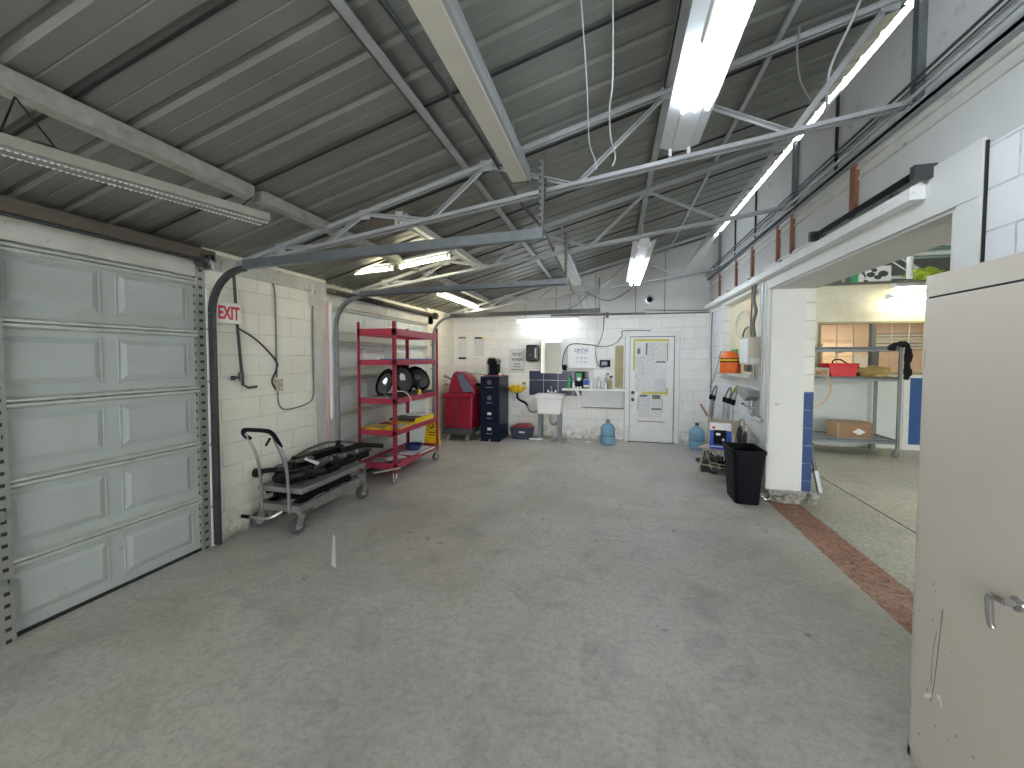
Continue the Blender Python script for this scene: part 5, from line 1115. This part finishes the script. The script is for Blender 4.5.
text('lettering', '"EYE"', 'black', root, (-1.98, yb-.006, 1.735), FACE_CAM, .065, .001, .22, bold=.01)
text('lettering', 'WASH', 'black', root, (-1.98, yb-.006, 1.625), FACE_CAM, .065, .001, .24, bold=.01)
for z, w_ in ((1.53, .12), (1.47, .16), (1.41, .25)):
    mb = MB(); x = -1.98-w_/2
    while x < -1.98+w_/2:
        l_ = random.uniform(.012, .022); mb.box(x, x+l_, yb-.007, yb-.005, z-.014, z+.014); x += l_+.008
    o = mb.build('small_print', 'cable', root); o['kind'] = 'stuff'
root = thing('eye_wash_basin', 'bright yellow eye wash basin on the back wall beside the file cabinet', 'basin', (-1.94, yb, 1.0))
MB().lathe((-1.94, yb-.206, 1.0), [(.05, -.07), (.12, -.05), (.185, 0.02), (.20, .055), (.195, .06), (.17, .03), (.10, -.03), (.04, -.045)], 24).build('bowl', 'yellow', root, smooth=True)
MB().box(-2.0, -1.88, yb-.09, yb, .97, 1.05).build('wall_bracket', 'yellow', root, bevel=.01)
for dx in (-.045, .045): MB().lathe((-1.94+dx, yb-.216, 1.03), [(.012, 0), (.012, .03), (.03, .035), (.03, .06), (.02, .07)], 14).build('eye_nozzle', 'yellow', root, smooth=True)
for dx in (-.045, .045): MB().lathe((-1.94+dx, yb-.250, 1.06), [(.014, 0), (.014, .004)], 10, (0,-1,0)).build('dark_port', 'black', root)
MB().tube(smooth_path([(-1.94, yb-.16, .94), (-1.93, yb-.15, .82), (-1.86, yb-.13, .76), (-1.78, yb-.11, .72), (-1.74, yb-.08, .66)], 5), .024, 10).build('drain_pipe', 'black', root, smooth=True)
MB().tube(smooth_path([(-1.74, yb-.08, .66), (-1.70, yb-.08, .56), (-1.62, yb-.10, .52), (-1.52, yb-.12, .55)], 4), .018, 8).build('trap_pipe', 'galv', root, smooth=True)
MB().box(-1.86, -1.78, yb-.04, yb, 1.10, 1.15).build('push_flag', 'khaki', root)
root = thing('storage_tub', 'dark storage tub with red lid on the floor right of the file cabinet', 'tub', (-1.79, 8.0, 0))
MB().prism([(-1.99, 0), (-1.60, 0), (-1.56, .24), (-2.04, .24)], 1, 7.88, 8.16).build('tub_body', 'bluegrey', root, bevel=.012)
MB().prism([(-2.0, .24), (-1.60, .24), (-1.64, .30), (-1.90, .29)], 1, 7.87, 8.17).build('lid', pm('dark_red_plastic', (.30, .02, .05), .4), root, bevel=.01)
mb = MB(); x = -1.84
for l_ in (.02, .03, .02, .03): mb.box(x, x+l_, 7.868, 7.88, .135, .165); x += l_+.006
mb.build('label_print', 'white', root)
root = thing('paper_towel_dispenser', 'black paper towel dispenser on the back wall left of the mirror', 'dispenser', (-1.62, yb, 1.6))
MB().box(-1.75, -1.49, yb-.20, yb, 1.58, 1.93).build('housing', 'blackgloss', root, bevel=.03)
MB().box(-1.56, -1.53, yb-.205, yb-.2, 1.66, 1.86).build('clear_window', 'steel', root)
MB().box(-1.70, -1.54, yb-.16, yb-.04, 1.555, 1.585).build('towel_slot', 'galv', root)
MB().box(-1.66, -1.645, yb-.204, yb-.2, 1.71, 1.725).build('lock', 'white', root)
# navy tile splashback: one piece of facing
root = thing('tile_splashback', 'navy tiled splashback behind the sink and shelf', 'tiles', (-1.1, yb, .9))
MB().box(-1.71, -0.48, yb-.012, yb, .88, 1.385).build('tile_face', 'navy_tile', root)
mb = MB()
for x in (-1.71+.305, -1.71+.61, -1.71+.915): mb.box(x-.004, x+.004, yb-.0135, yb-.012, .88, 1.385)
mb.box(-1.71, -.48, yb-.0135, yb-.012, 1.19, 1.198)
mb.build('grout', 'galv', root)
root = thing('mirror', 'frameless steel-edged mirror on the back wall above the sink', 'mirror', (-1.24, yb, 1.34))
MB().box(-1.46, -1.02, yb-.06, yb-.014, 1.34, 2.05).build('back_box', 'steel', root, bevel=.003)
MB().box(-1.45, -1.03, yb-.064, yb-.06, 1.35, 2.04).build('mirror_glass', 'mirror', root)
root = thing('utility_sink', 'white laundry sink on grey legs against the back wall', 'sink', (-1.22, 8.0, 0))
sx0, sx1, sy0, sy1 = -1.48, -.97, 7.80, 8.24
MB().prism([(sx0+.03, .54), (sx1-.03, .54), (sx1, .86), (sx0, .86)], 1, sy0+.02, sy1).build('tub', 'enamel', root, bevel=.015)
mb = MB().box(sx0-.03, sx1+.03, sy0-.01, sy0+.03, .86, .93).box(sx0-.03, sx1+.03, sy1-.08, sy1, .86, .93).box(sx0-.03, sx0+.02, sy0, sy1, .86, .93).box(sx1-.02, sx1+.03, sy0, sy1, .86, .93)
mb.box(sx0+.02, sx1-.02, sy0+.03, sy1-.08, .865, .875)
mb.build('rim', 'enamel', root, bevel=.008)
for x in (sx0+.04, sx1-.08):
    for y in (sy0+.03, sy1-.08): MB().box(x, x+.05, y, y+.045, 0.03, .54).build('leg', 'track', root, bevel=.004)
MB().cyl((-1.22, sy1-.04, .93), (-1.22, sy1-.04, .98), .018).tube(smooth_path([(-1.22, sy1-.04, .96), (-1.22, sy1-.05, 1.06), (-1.22, sy1-.10, 1.08), (-1.22, sy1-.16, 1.03)], 4), .009, 8).cyl((-1.30, sy1-.04, .955), (-1.14, sy1-.04, .955), .012).build('faucet', 'chrome', root, smooth=True)
for x in (-1.30, -1.14): MB().cyl((x, sy1-.04, .95), (x, sy1-.04, 1.0), .016, 8).build('tap_knob', 'chrome', root, smooth=True)
MB().tube(smooth_path([(-1.22, 8.05, .54), (-1.22, 8.05, .36), (-1.16, 8.06, .30), (-1.08, 8.1, .34), (-1.08, 8.25, .36)], 5), .022, 10).build('drain_trap', 'galv', root, smooth=True)
mb = MB()
for i in range(16): mb.blob((random.uniform(-1.58, -.85), random.uniform(7.75, 8.2), .012), (random.uniform(.05, .11), random.uniform(.05, .1), random.uniform(.012, .03)), 2, .8, 7, i)
o = mb.build('rough_pad', 'rubble'); tag(o, 'rough broken concrete pad under the white sink', 'pad'); o['kind'] = 'stuff'
tag(MB().bar((-1.6, 7.78, .045), (-1.35, 7.84, .04), .05, .03).build('old_brush', 'white', bevel=.006, loc=(-1.5, 7.8, .03)), 'flat white brush on the floor at the left foot of the sink', 'brush')
# dispenser board
root = thing('dispenser_board', 'white CINTAS dispenser board with six dark nozzles on the back wall', 'board', (-.62, yb, 1.45))
MB().box(-.89, -.35, yb-.10, yb, 1.45, 1.90).build('board_box', 'white', root, bevel=.008)
text('lettering', 'CINTAS', 'logo_blue', root, (-.62, yb-.102, 1.815), FACE_CAM, .07, .001, .28, bold=.008)
MB().box(-.72, -.52, yb-.102, yb-.1, 1.755, 1.762).build('underline', 'navy_tile', root)
for i in range(3):
    for j in range(2):
        x = -.70+.08*i; z = 1.66-.085*j
        MB().bar((x-.012, yb-.106, z-.016), (x+.014, yb-.106, z+.02), .014, .012).build('nozzle', 'darksteel' if (j == 0 or i == 2) else 'galv', root)
MB().tube(smooth_path([(-.88, yb-.05, 1.50), (-1.0, yb-.05, 1.42), (-.99, yb-.03, 1.7), (-.9, yb-.03, 1.9), (-.75, yb-.03, 1.95), (-.5, yb-.03, 1.93), (-.33, yb-.02, 1.91)], 6), .010, 7).build('supply_cable', 'cable_black', root, smooth=True)
tag(MB().box(-1.0, -.93, yb-.06, yb, 1.40, 1.52).build('plug_block', 'black', bevel=.006, loc=(-.96, yb, 1.4)), 'small black plug block between the mirror and the dispenser board', 'plug')
root = thing('digital_timer', 'small dark digital display on the back wall right of the dispenser board', 'display', (-.15, yb, 1.5))
MB().box(-.26, -.05, yb-.04, yb, 1.48, 1.62).build('case', 'black', root, bevel=.008)
MB().box(-.23, -.11, yb-.042, yb-.04, 1.51, 1.59).build('lcd', 'screen', root)
tag(MB().box(.045, .20, yb-.05, yb, 1.07, 1.90).build('tall_panel_box', 'khaki', bevel=.008, loc=(.12, yb, 1.07)), 'tall narrow khaki panel box on the back wall beside the door', 'panel box')
root = thing('wall_shelf', 'white wall shelf with bracket and apron left of the back door', 'shelf', (-.38, 8.1, .9))
MB().box(-.99, .23, 8.0, yb-.002, 1.01, 1.045).build('shelf_board', 'trim', root, bevel=.004)
MB().prism([(-.75, 1.01), (-.60, .66), (-.56, .66), (-.68, 1.01)], 1, 8.2, 8.24).build('brace', 'trim', root)
MB().prism([(8.02, 1.01), (8.28, 1.01), (8.28, .68), (8.25, .68)], 0, .19, .22).build('side_gusset', 'trim', root)
MB().box(-.62, .22, yb-.02, yb-.002, .64, .66).build('ledge_strip', 'cable', root)
MB().box(-.62, .20, yb-.014, yb-.002, .66, 1.01).build('back_apron', 'trim', root)
zz = 1.046
def bottle(x, y, r_, h_, m_, label, cap='white', cat='bottle', neck=.35, trig=False):
    root = thing('bottle', label, cat, (x, y, zz), group=None)
    MB().lathe((x, y, zz), [(r_*.9, 0), (r_, .01), (r_, h_*.68), (r_*neck, h_*.82), (r_*neck, h_*.9)], 14).build('bottle_body', m_, root, smooth=True)
    if trig:
        MB().cyl((x, y, zz+h_*.88), (x, y, zz+h_*.97), r_*.4, 8).bar((x-.01, y, zz+h_), (x+.05, y, zz+h_*1.0), .02, .03).bar((x+.03, y, zz+h_*.97), (x+.035, y, zz+h_*.85), .012, .012).build('spray_trigger', cap, root)
    else: MB().cyl((x, y, zz+h_*.89), (x, y, zz+h_), r_*neck*1.15, 10).build('cap', cap, root, smooth=True)
bottle(-.86, 8.10, .035, .22, 'green', 'green bottle at the left end of the wall shelf', 'green', neck=.8)
bottle(-.77, 8.12, .025, .16, 'white', 'small white bottle beside the green bottle on the shelf', 'galv')
bottle(-.42, 8.10, .030, .30, 'white', 'tall white cylinder in the middle of the wall shelf', 'white', neck=.9)
bottle(-.26, 8.10, .045, .23, 'clear', 'clear round bottle on the wall shelf under the digital display', 'galv', neck=.5)
bottle(-.14, 8.06, .025, .12, 'white', 'short white bottle between the clear bottle and the sprayers', 'white', neck=.7)
bottle(-.12, 8.16, .032, .30, 'clear', 'clear spray bottle with dark trigger at the back of the shelf', 'cable', trig=True)
bottle(-.05, 8.08, .038, .25, 'khaki', 'yellow-green spray bottle with black trigger at the right of the shelf', 'black', trig=True)
bottle(.03, 8.10, .022, .12, 'white', 'small pale bottle next to the khaki panel box', 'white', neck=.7)
root = thing('soap_dispenser', 'black and green soap dispenser standing on the wall shelf', 'dispenser', (-.64, 8.14, zz))
MB().box(-.73, -.55, 8.10, 8.22, zz, zz+.33).build('housing', 'black', root, bevel=.015)
MB().box(-.71, -.60, 8.095, 8.10, zz+.18, zz+.31).build('green_panel', 'green', root)
MB().lathe((-.66, 8.095, zz+.19), [(.04, 0), (.04, .004)], 14, (0,-1,0)).build('badge', 'white', root)
root = thing('wipes_box', 'blue and white wipes box on the wall shelf', 'box', (-.50, 8.05, zz))
MB().box(-.56, -.45, 8.02, 8.08, zz, zz+.19).build('carton', 'paper', root, bevel=.003)
MB().box(-.555, -.455, 8.016, 8.02, zz+.08, zz+.18).build('blue_label', 'blue', root)
MB().box(-.56, -.46, 8.014, 8.018, zz+.01, zz+.04).build('print_band', 'cable', root)
for i in range(3):
    x = -.74+.06*i
    tag(MB().blob((x, 8.06, zz+.022), (.025, .02, .022), 2, .5, 5, i).build('crumpled_wipe', 'paper', smooth=True, loc=(x, 8.06, zz)), ('leftmost', 'middle', 'rightmost')[i]+' crumpled white wipe in front of the soap dispenser', 'wipe', 'crumpled wipes on the shelf')
def jug(x, y, label, s=1.0):
    root = thing('water_jug', label, 'jug', (x, y, 0), group='blue water jugs')
    p = [(.10, 0), (.128, .012), (.135, .04), (.135, .15), (.130, .16), (.130, .18), (.135, .19), (.135, .30), (.125, .345), (.08, .39), (.035, .41), (.03, .45), (.033, .455)]
    MB().lathe((x, y, 0), [(a*s, b*s) for a, b in p], 28).build('jug_body', 'jug', root, smooth=True)
    MB().lathe((x, y, .44*s), [(.034, 0), (.034, .035), (.028, .04)], 16).build('cap', 'khaki' if x < 0.5 else 'bluegrey', root, smooth=True)
    MB().lathe((x, y, .165*s), [(.1325, 0), (.1365, .003), (.1365, .010), (.1325, .013)], 28).build('waist_ring', 'screen', root)
jug(-.08, 7.86, 'blue water jug standing on the floor left of the back door')
jug(1.50, 7.86, 'blue water jug standing in the corner right of the back door')
tag(MB().blob((-.45, 7.95, .012), (.05, .04, .012), 2, .9, 6, 1).build('crumpled_rag', 'white', loc=(-.45, 7.95, 0)), 'scrap of white paper on the floor left of the water jug', 'scrap')
# back door
d3 = sroot('door_3', (.73, yb, 0))
MB().box(.33, 1.14, yb-.045, yb-.005, .012, 2.07).build('door_leaf', 'trim', d3, bevel=.003)
MB().box(.47, .70, yb-.05, yb-.045, .44, .50).box(.80, 1.02, yb-.05, yb-.045, .44, .50).box(.44, .46, yb-.05, yb-.045, .35, .95).build('moulding', 'trim', d3, bevel=.003)
for z, m_ in ((.98, 'darksteel'), (.84, 'darksteel')):
    MB().lathe((.385, yb-.045, z), [(.032, 0), (.030, .012), (.018, .02), (.018, .04), (.032, .045), (.030, .065), (.01, .07)], 16, (0,-1,0)).build('knob' if z < .9 else 'deadbolt', m_, d3, smooth=True)
for z in (.3, 1.05, 1.8): MB().box(1.135, 1.155, yb-.055, yb-.045, z-.045, z+.045).build('hinge', 'galv', d3)
mb = MB()
mb.box(.235, .325, yb-.03, yb, 0, 2.09).box(1.155, 1.245, yb-.03, yb, 0, 2.09)
struct(mb.build('trim_32', 'trim', bevel=.003))
struct(MB().box(.20, 1.28, yb-.04, yb, 2.085, 2.16).box(.17, 1.31, yb-.06, yb, 2.16, 2.185).build('trim_33', 'trim', bevel=.003))
struct(MB().box(.30, 1.17, yb-.08, yb-.0, 0, .012).build('trim_34', 'darksteel'))
mb = MB()
mb.box(.322, .331, yb-.034, yb-.028, 0, 2.085).box(1.141, 1.151, yb-.034, yb-.028, 0, 2.085).box(.322, 1.151, yb-.034, yb-.028, 2.072, 2.084).box(.228, .234, yb-.006, yb-.001, 0, 2.09).box(1.246, 1.252, yb-.006, yb-.001, 0, 2.09)
struct(mb.build('trim_35', 'dark_panel'))  # dark strips imitate the shading lines around the door leaf and casing
def sheet(x0, x1, z0, z1, k, label, lift=.0):
    root = tag(MB().box(x0, x1, yb-.0485-lift, yb-.0465-lift, z0, z1).build('printed_sheet', 'notice%d' % k, loc=((x0+x1)/2, yb-.047, z0)), label, 'sheet', None)
    if (x0, z0) in hd:
        h_ = hd[(x0, z0)]; c_ = MB().box(h_[0], h_[1], yb-.050-lift, yb-.0485-lift, h_[2], h_[3]).build('dark_photo', 'cable', root)
cols = (.425, .615, .80, 1.01); 
rowz = {0: (1.97, 1.70, 1.32, .99), 1: (1.97, 1.60, 1.27, .99), 2: (1.98, 1.56, 1.27, .99)}
nm_c = ('left', 'middle', 'right'); nm_r = ('top', 'middle', 'bottom')
hd = {(.425, 1.70): (.46, .52, 1.74, 1.85), (.615, 1.60): (.62, .65, 1.72, 1.95), (.80, 1.56): (.82, .99, 1.57, 1.60)}
for ci in range(3):
    for ri in range(3):
        z1_, z0_ = rowz[ci][ri], rowz[ci][ri+1]
        sheet(cols[ci], cols[ci+1]-.006, z0_, z1_-.006, (ci+ri) % 3, '%s sheet in the %s column of printed papers on the upper back door' % (nm_r[ri], nm_c[ci]))
hd[(.50, .70)] = (.52, .66, .90, .94); hd[(.73, .70)] = (.75, .90, .86, .94); hd[(.73, .42)] = (.74, .92, .645, .68)
for ci, (a, b) in enumerate(((.50, .72), (.73, .93))):
    for ri, (c_, e_) in enumerate(((.70, .955), (.42, .69))):
        sheet(a, b, c_, e_, (ci+ri+1) % 3, '%s %s sheet of the four printed papers on the lower back door' % (('upper', 'lower')[ri], ('left', 'right')[ci]), .001)
def tape(x0, x1, z0, z1, m_, label): tag(MB().box(x0, x1, yb-.0515, yb-.0475, z0, z1).build('tape_strip', m_, loc=((x0+x1)/2, yb-.05, z0)), label, 'tape', None)
tape(.40, 1.05, 1.985, 2.03, 'yellow_tape', 'yellow tape strip along the top of the door papers')
tape(.385, .42, 1.42, 1.98, 'yellow_tape', 'yellow tape strip down the left edge of the upper door papers')
tape(.55, 1.03, .955, 1.0, 'yellow_tape', 'yellow tape strip across the middle of the door under the upper papers')
tape(1.0, 1.035, .94, 1.08, 'yellow_tape', 'short yellow tape at the lower right corner of the upper papers')
tape(.49, .99, .405, .42, 'brown_tape', 'brown tape strip along the bottom of the lower door papers')
tape(1.013, 1.028, 1.60, 1.97, 'brown_tape', 'orange tape strip down the right edge of the upper door papers')
tape(.935, .945, .60, .86, 'brown_tape', 'brown tape strip at the right edge of the lower door papers')
tape(.478, .49, .62, .90, 'brown_tape', 'brown tape strip at the left edge of the lower door papers')
# vent, conduits and rail on the back wall
root = thing('round_vent', 'round black camera-like vent high on the back wall above the door', 'vent', (.68, yb, 2.8))
MB().lathe((.68, yb-.015, 2.80), [(.085, 0), (.085, .008), (.06, .012)], 20, (0,-1,0)).build('ring', 'galv', root, smooth=True)
MB().lathe((.68, yb-.025, 2.80), [(.055, 0), (.05, .03), (.02, .045)], 20, (0,-1,0)).build('dark_eye', 'black', root, smooth=True)
wall_pipe('grey cable drooping from the rail end to the digital display', [(-.18, yb-.03, 2.50), (-.20, yb-.02, 2.2), (-.28, yb-.02, 1.95), (-.35, yb-.02, 1.85), (-.30, yb-.02, 1.55), (-.22, yb-.02, 1.46), (-.16, yb-.03, 1.48)], .008, 'cable', 'cable', 'wall_cable', 6)
wall_pipe('grey cable curving from the dispenser board to the door header', [(-.33, yb-.02, 1.90), (-.15, yb-.02, 1.89), (.05, yb-.02, 1.96), (.17, yb-.02, 2.1), (.2, yb-.03, 2.2), (.7, yb-.03, 2.2)], .008, 'cable', 'cable', 'wall_cable', 6)
wall_pipe('thin grey conduit along the seam of the back wall', [(-.1, yb-.03, 2.545), (.6, yb-.03, 2.545), (.6, yb-.03, 2.60), (1.70, yb-.03, 2.56)], .008, 'cable')
root = thing('ceiling_rail', 'brown hanging rail end above the sink near the back wall', 'rail', (-.5, 7.9, 2.46))
MB().box(-1.2, -.10, 7.86, 7.90, 2.475, 2.515).build('rail', 'brown', root, bevel=.003)
MB().bar((-.55, 7.88, 2.51), (-.68, 7.88, 2.95), .02, .03).bar((-.55, 7.88, 2.9), (-.40, 7.88, 2.51), .012, .012).build_each('hanger', 'galv', root)
MB().box(-.14, -.09, 7.84, 7.92, 2.43, 2.53).build('end_stop', 'darksteel', root)

# ================================================================== RIGHT WALL FLOOR THINGS
root = thing('trash_can', 'black square plastic trash can by the pillar', 'trash can', (1.48, 5.2, 0))
mb = MB()
def rr(cx, cy, hx, hy, z, r_=.05, n_=5):
    out = []
    for sx_, sy_, a0 in ((1, 1, 0), (-1, 1, 90), (-1, -1, 180), (1, -1, 270)):
        for k_ in range(n_+1):
            a = math.radians(a0+90*k_/n_); out.append(V((cx+sx_*(hx-r_)+r_*math.cos(a), cy+sy_*(hy-r_)+r_*math.sin(a), z)))
    return out
def loft(mb, rings, cap0=True, cap1=True):
    rs = [[mb.bm.verts.new(p) for p in r_] for r_ in rings]
    for a, b in zip(rs, rs[1:]):
        for k_ in range(len(a)): mb.bm.faces.new((a[k_], a[(k_+1) % len(a)], b[(k_+1) % len(a)], b[k_]))
    if cap0: mb.bm.faces.new(rs[0][::-1])
    if cap1: mb.bm.faces.new(rs[-1])
    return mb
loft(mb, [rr(1.50, 5.19, .125, .20, 0), rr(1.50, 5.19, .165, .235, .58), rr(1.50, 5.19, .178, .25, .585), rr(1.50, 5.19, .178, .25, .62), rr(1.50, 5.19, .160, .232, .62), rr(1.50, 5.19, .115, .185, .02)])
mb.build('can_body', 'black', root, smooth=True)
# folding chair
root = thing('folding_chair', 'tan metal folding chair with a blue box on its seat by the right wall', 'chair', (1.42, 5.95, 0))
c0 = (1.42, 5.95)
MB().box(-.20, .20, -.20, .18, .43, .455).build('seat', 'tan', root, local=True, bevel=.01)
root.rotation_euler = (0, 0, math.radians(-35))
for sx_ in (-.20, .20):
    MB().tube([(sx_, -.24, 0.0), (sx_*.98, .0, .40), (sx_, .17, .82)], .012, 8).build('leg', 'tan', root, local=True, smooth=True)
    MB().tube([(sx_*.88, .24, 0.0), (sx_*.88, .02, .34), (sx_*.88, -.12, .44)], .012, 8).build('leg', 'tan', root, local=True, smooth=True)
MB().tube([(-.2, -.13, .20), (.2, -.13, .20)], .008, 8).build('stretcher', 'tan', root, local=True)
MB().tube([(-.176, .12, .18), (.176, .12, .18)], .008, 8).build('stretcher', 'tan', root, local=True)
mb = MB(); pts_f = []
for i in range(9):
    t = -1+2*i/8; mb.bm.verts.new((0, 0, 0))
mb = MB()
loft(mb, [[V((.20*math.sin(t)*.98, .15-.03*math.cos(t)+off_, z_)) for t in [-math.pi/2+math.pi*k_/8 for k_ in range(9)]]+[V((.20*math.sin(t)*.98, .165-.03*math.cos(t)+off_, z_)) for t in [math.pi/2-math.pi*k_/8 for k_ in range(9)]] for z_, off_ in ((.62, 0), (.70, .015), (.78, .03), (.81, .035))])
mb.build('backrest', 'tan', root, local=True, smooth=True)
# blue box on seat
root = thing('blue_product_box', 'blue and white product box with a dark picture on the tan chair', 'box', (1.40, 5.83, .456), math.radians(-12))
MB().box(-.125, .125, -.10, .08, 0, .33).build('carton', 'blue', root, local=True, bevel=.004)
MB().box(-.126, .126, -.101, .081, .255, .331).build('white_top_band', 'paper', root, local=True)
MB().box(-.08, .07, -.104, -.10, .07, .26).build('dark_picture', 'black', root, local=True)
MB().box(-.05, .0, -.106, -.104, .19, .22).box(.02, .05, -.106, -.104, .12, .15).build_each('picture_light', 'white', root, local=True)
MB().lathe((-.08, -.101, .29), [(.02, 0), (.02, .003)], 12, (0,-1,0)).build('red_dot', 'exit_red', root, local=True)
MB().box(-.12, .03, -.104, -.10, .035, .045).box(.06, .115, -.104, -.10, .015, .05).build_each('print_line', 'paper', root, local=True)
# folding hand trucks / crutch-like handles leaning at the wall
def handtruck(x, y, lean, label, plate, dy=0.0):
    root = thing('folding_hand_truck', label, 'hand truck', (x, y, 0), group=None)
    xt, yt = x+lean, y+.20
    for o_ in (-.10, .10):
        MB().tube([(x, y+o_, .10), ((x+xt)/2, (y+yt)/2+o_, .60), (xt, yt+o_, 1.02)], .013, 8).build('rail', 'steel', root, smooth=True)
        MB().cyl((xt-.01, yt+o_, .98), (xt+.005, yt+o_, 1.06), .028, 10).build('joint_knob', 'black', root, smooth=True)
    MB().tube(smooth_path([(xt, yt-.10, 1.02), (xt+.03, yt-.10, 1.12), (xt+.05, yt-.04, 1.20), (xt+.05, yt+.04, 1.20), (xt+.03, yt+.10, 1.12), (xt, yt+.10, 1.02)], 5), .012, 8).build('grip_bar', 'cable', root, smooth=True)
    if plate:
        mb = MB(); a = V((x+lean*.55-.01, y+.20*.55-.03, .60)); b = V((x+lean*.95-.01, y+.20*.95-.03, .99)); mb.bar(a, b, .20, .012, up=(1, 0, .3)); mb.build('backing_plate', plate, root, bevel=.003)
    for o_ in (-.14, .14): MB().lathe((x+.02, y+o_, .085), [(.03, -.012), (.08, -.010), (.08, .010), (.03, .012)], 18, (0,1,0)).build('wheel', 'black', root, smooth=True)
    MB().box(x-.16, x+.02, y-.12, y+.12, .02, .032).build('toe_plate', 'galv', root)
handtruck(1.48, 6.90, .10, 'grey folding hand truck, leftmost of three leaning behind the blue box', 'cart')
handtruck(1.60, 6.52, .09, 'grey folding hand truck, middle of three leaning behind the blue box', None)
handtruck(1.62, 6.28, .08, 'grey folding hand truck with lime clip, rightmost of three behind the blue box', None)
tag(MB().bar((1.70, 6.42, 1.16), (1.74, 6.36, 1.27), .03, .02).build('lime_clip', 'lime', bevel=.004, loc=(1.72, 6.4, 1.16)), 'lime green clip on top of the rightmost hand truck', 'clip')
root = thing('folded_chair_pad', 'pair of dark padded tan chair backs leaning on the wall behind the trash can', 'folded chair', (1.62, 5.75, 0))
for i, (y_, z_) in enumerate(((5.78, .60), (5.60, .56))):
    MB().tube(smooth_path([(1.60, y_-.14, z_-.56), (1.62, y_-.15, z_), (1.64, y_-.10, z_+.22), (1.65, y_, z_+.26), (1.64, y_+.10, z_+.22), (1.62, y_+.15, z_), (1.60, y_+.14, z_-.56)], 5), .014, 8).build('frame_tube', 'tan', root, smooth=True)
    MB().lathe((1.625, y_, z_+.06), [(.05, -.012), (.11, -.010), (.12, 0), (.11, .012), (.05, .02)], 18, (-1, 0, .1), 1.0).build('pad', 'cushion', root, smooth=True)
tag(MB().blob((1.38, 6.35, .13), (.13, .16, .13), 3, .7, 6, 4).build('dark_bag', 'cushion', smooth=True, loc=(1.38, 6.35, 0)), 'dark bag slumped on the floor under the tan chair', 'bag')
tag(MB().bar((1.38, 7.0, .92), (1.50, 7.05, .72), .03, .03).build('wooden_handle', 'airhose', bevel=.006, loc=(1.44, 7.0, .7)), 'short wooden handle sticking out left of the hand trucks', 'handle')
# streak of light on the floor by the cart, painted as a thin white strip
tag(MB().prism([(-2.165, 2.69), (-2.10, 2.66), (-2.485, 3.145), (-2.53, 3.17)], 2, .0, .0012).build('light_streak', 'white', loc=(-1.9, 2.8, 0)), 'thin white streak of light painted on the bare floor in front of the lift cart', 'streak')
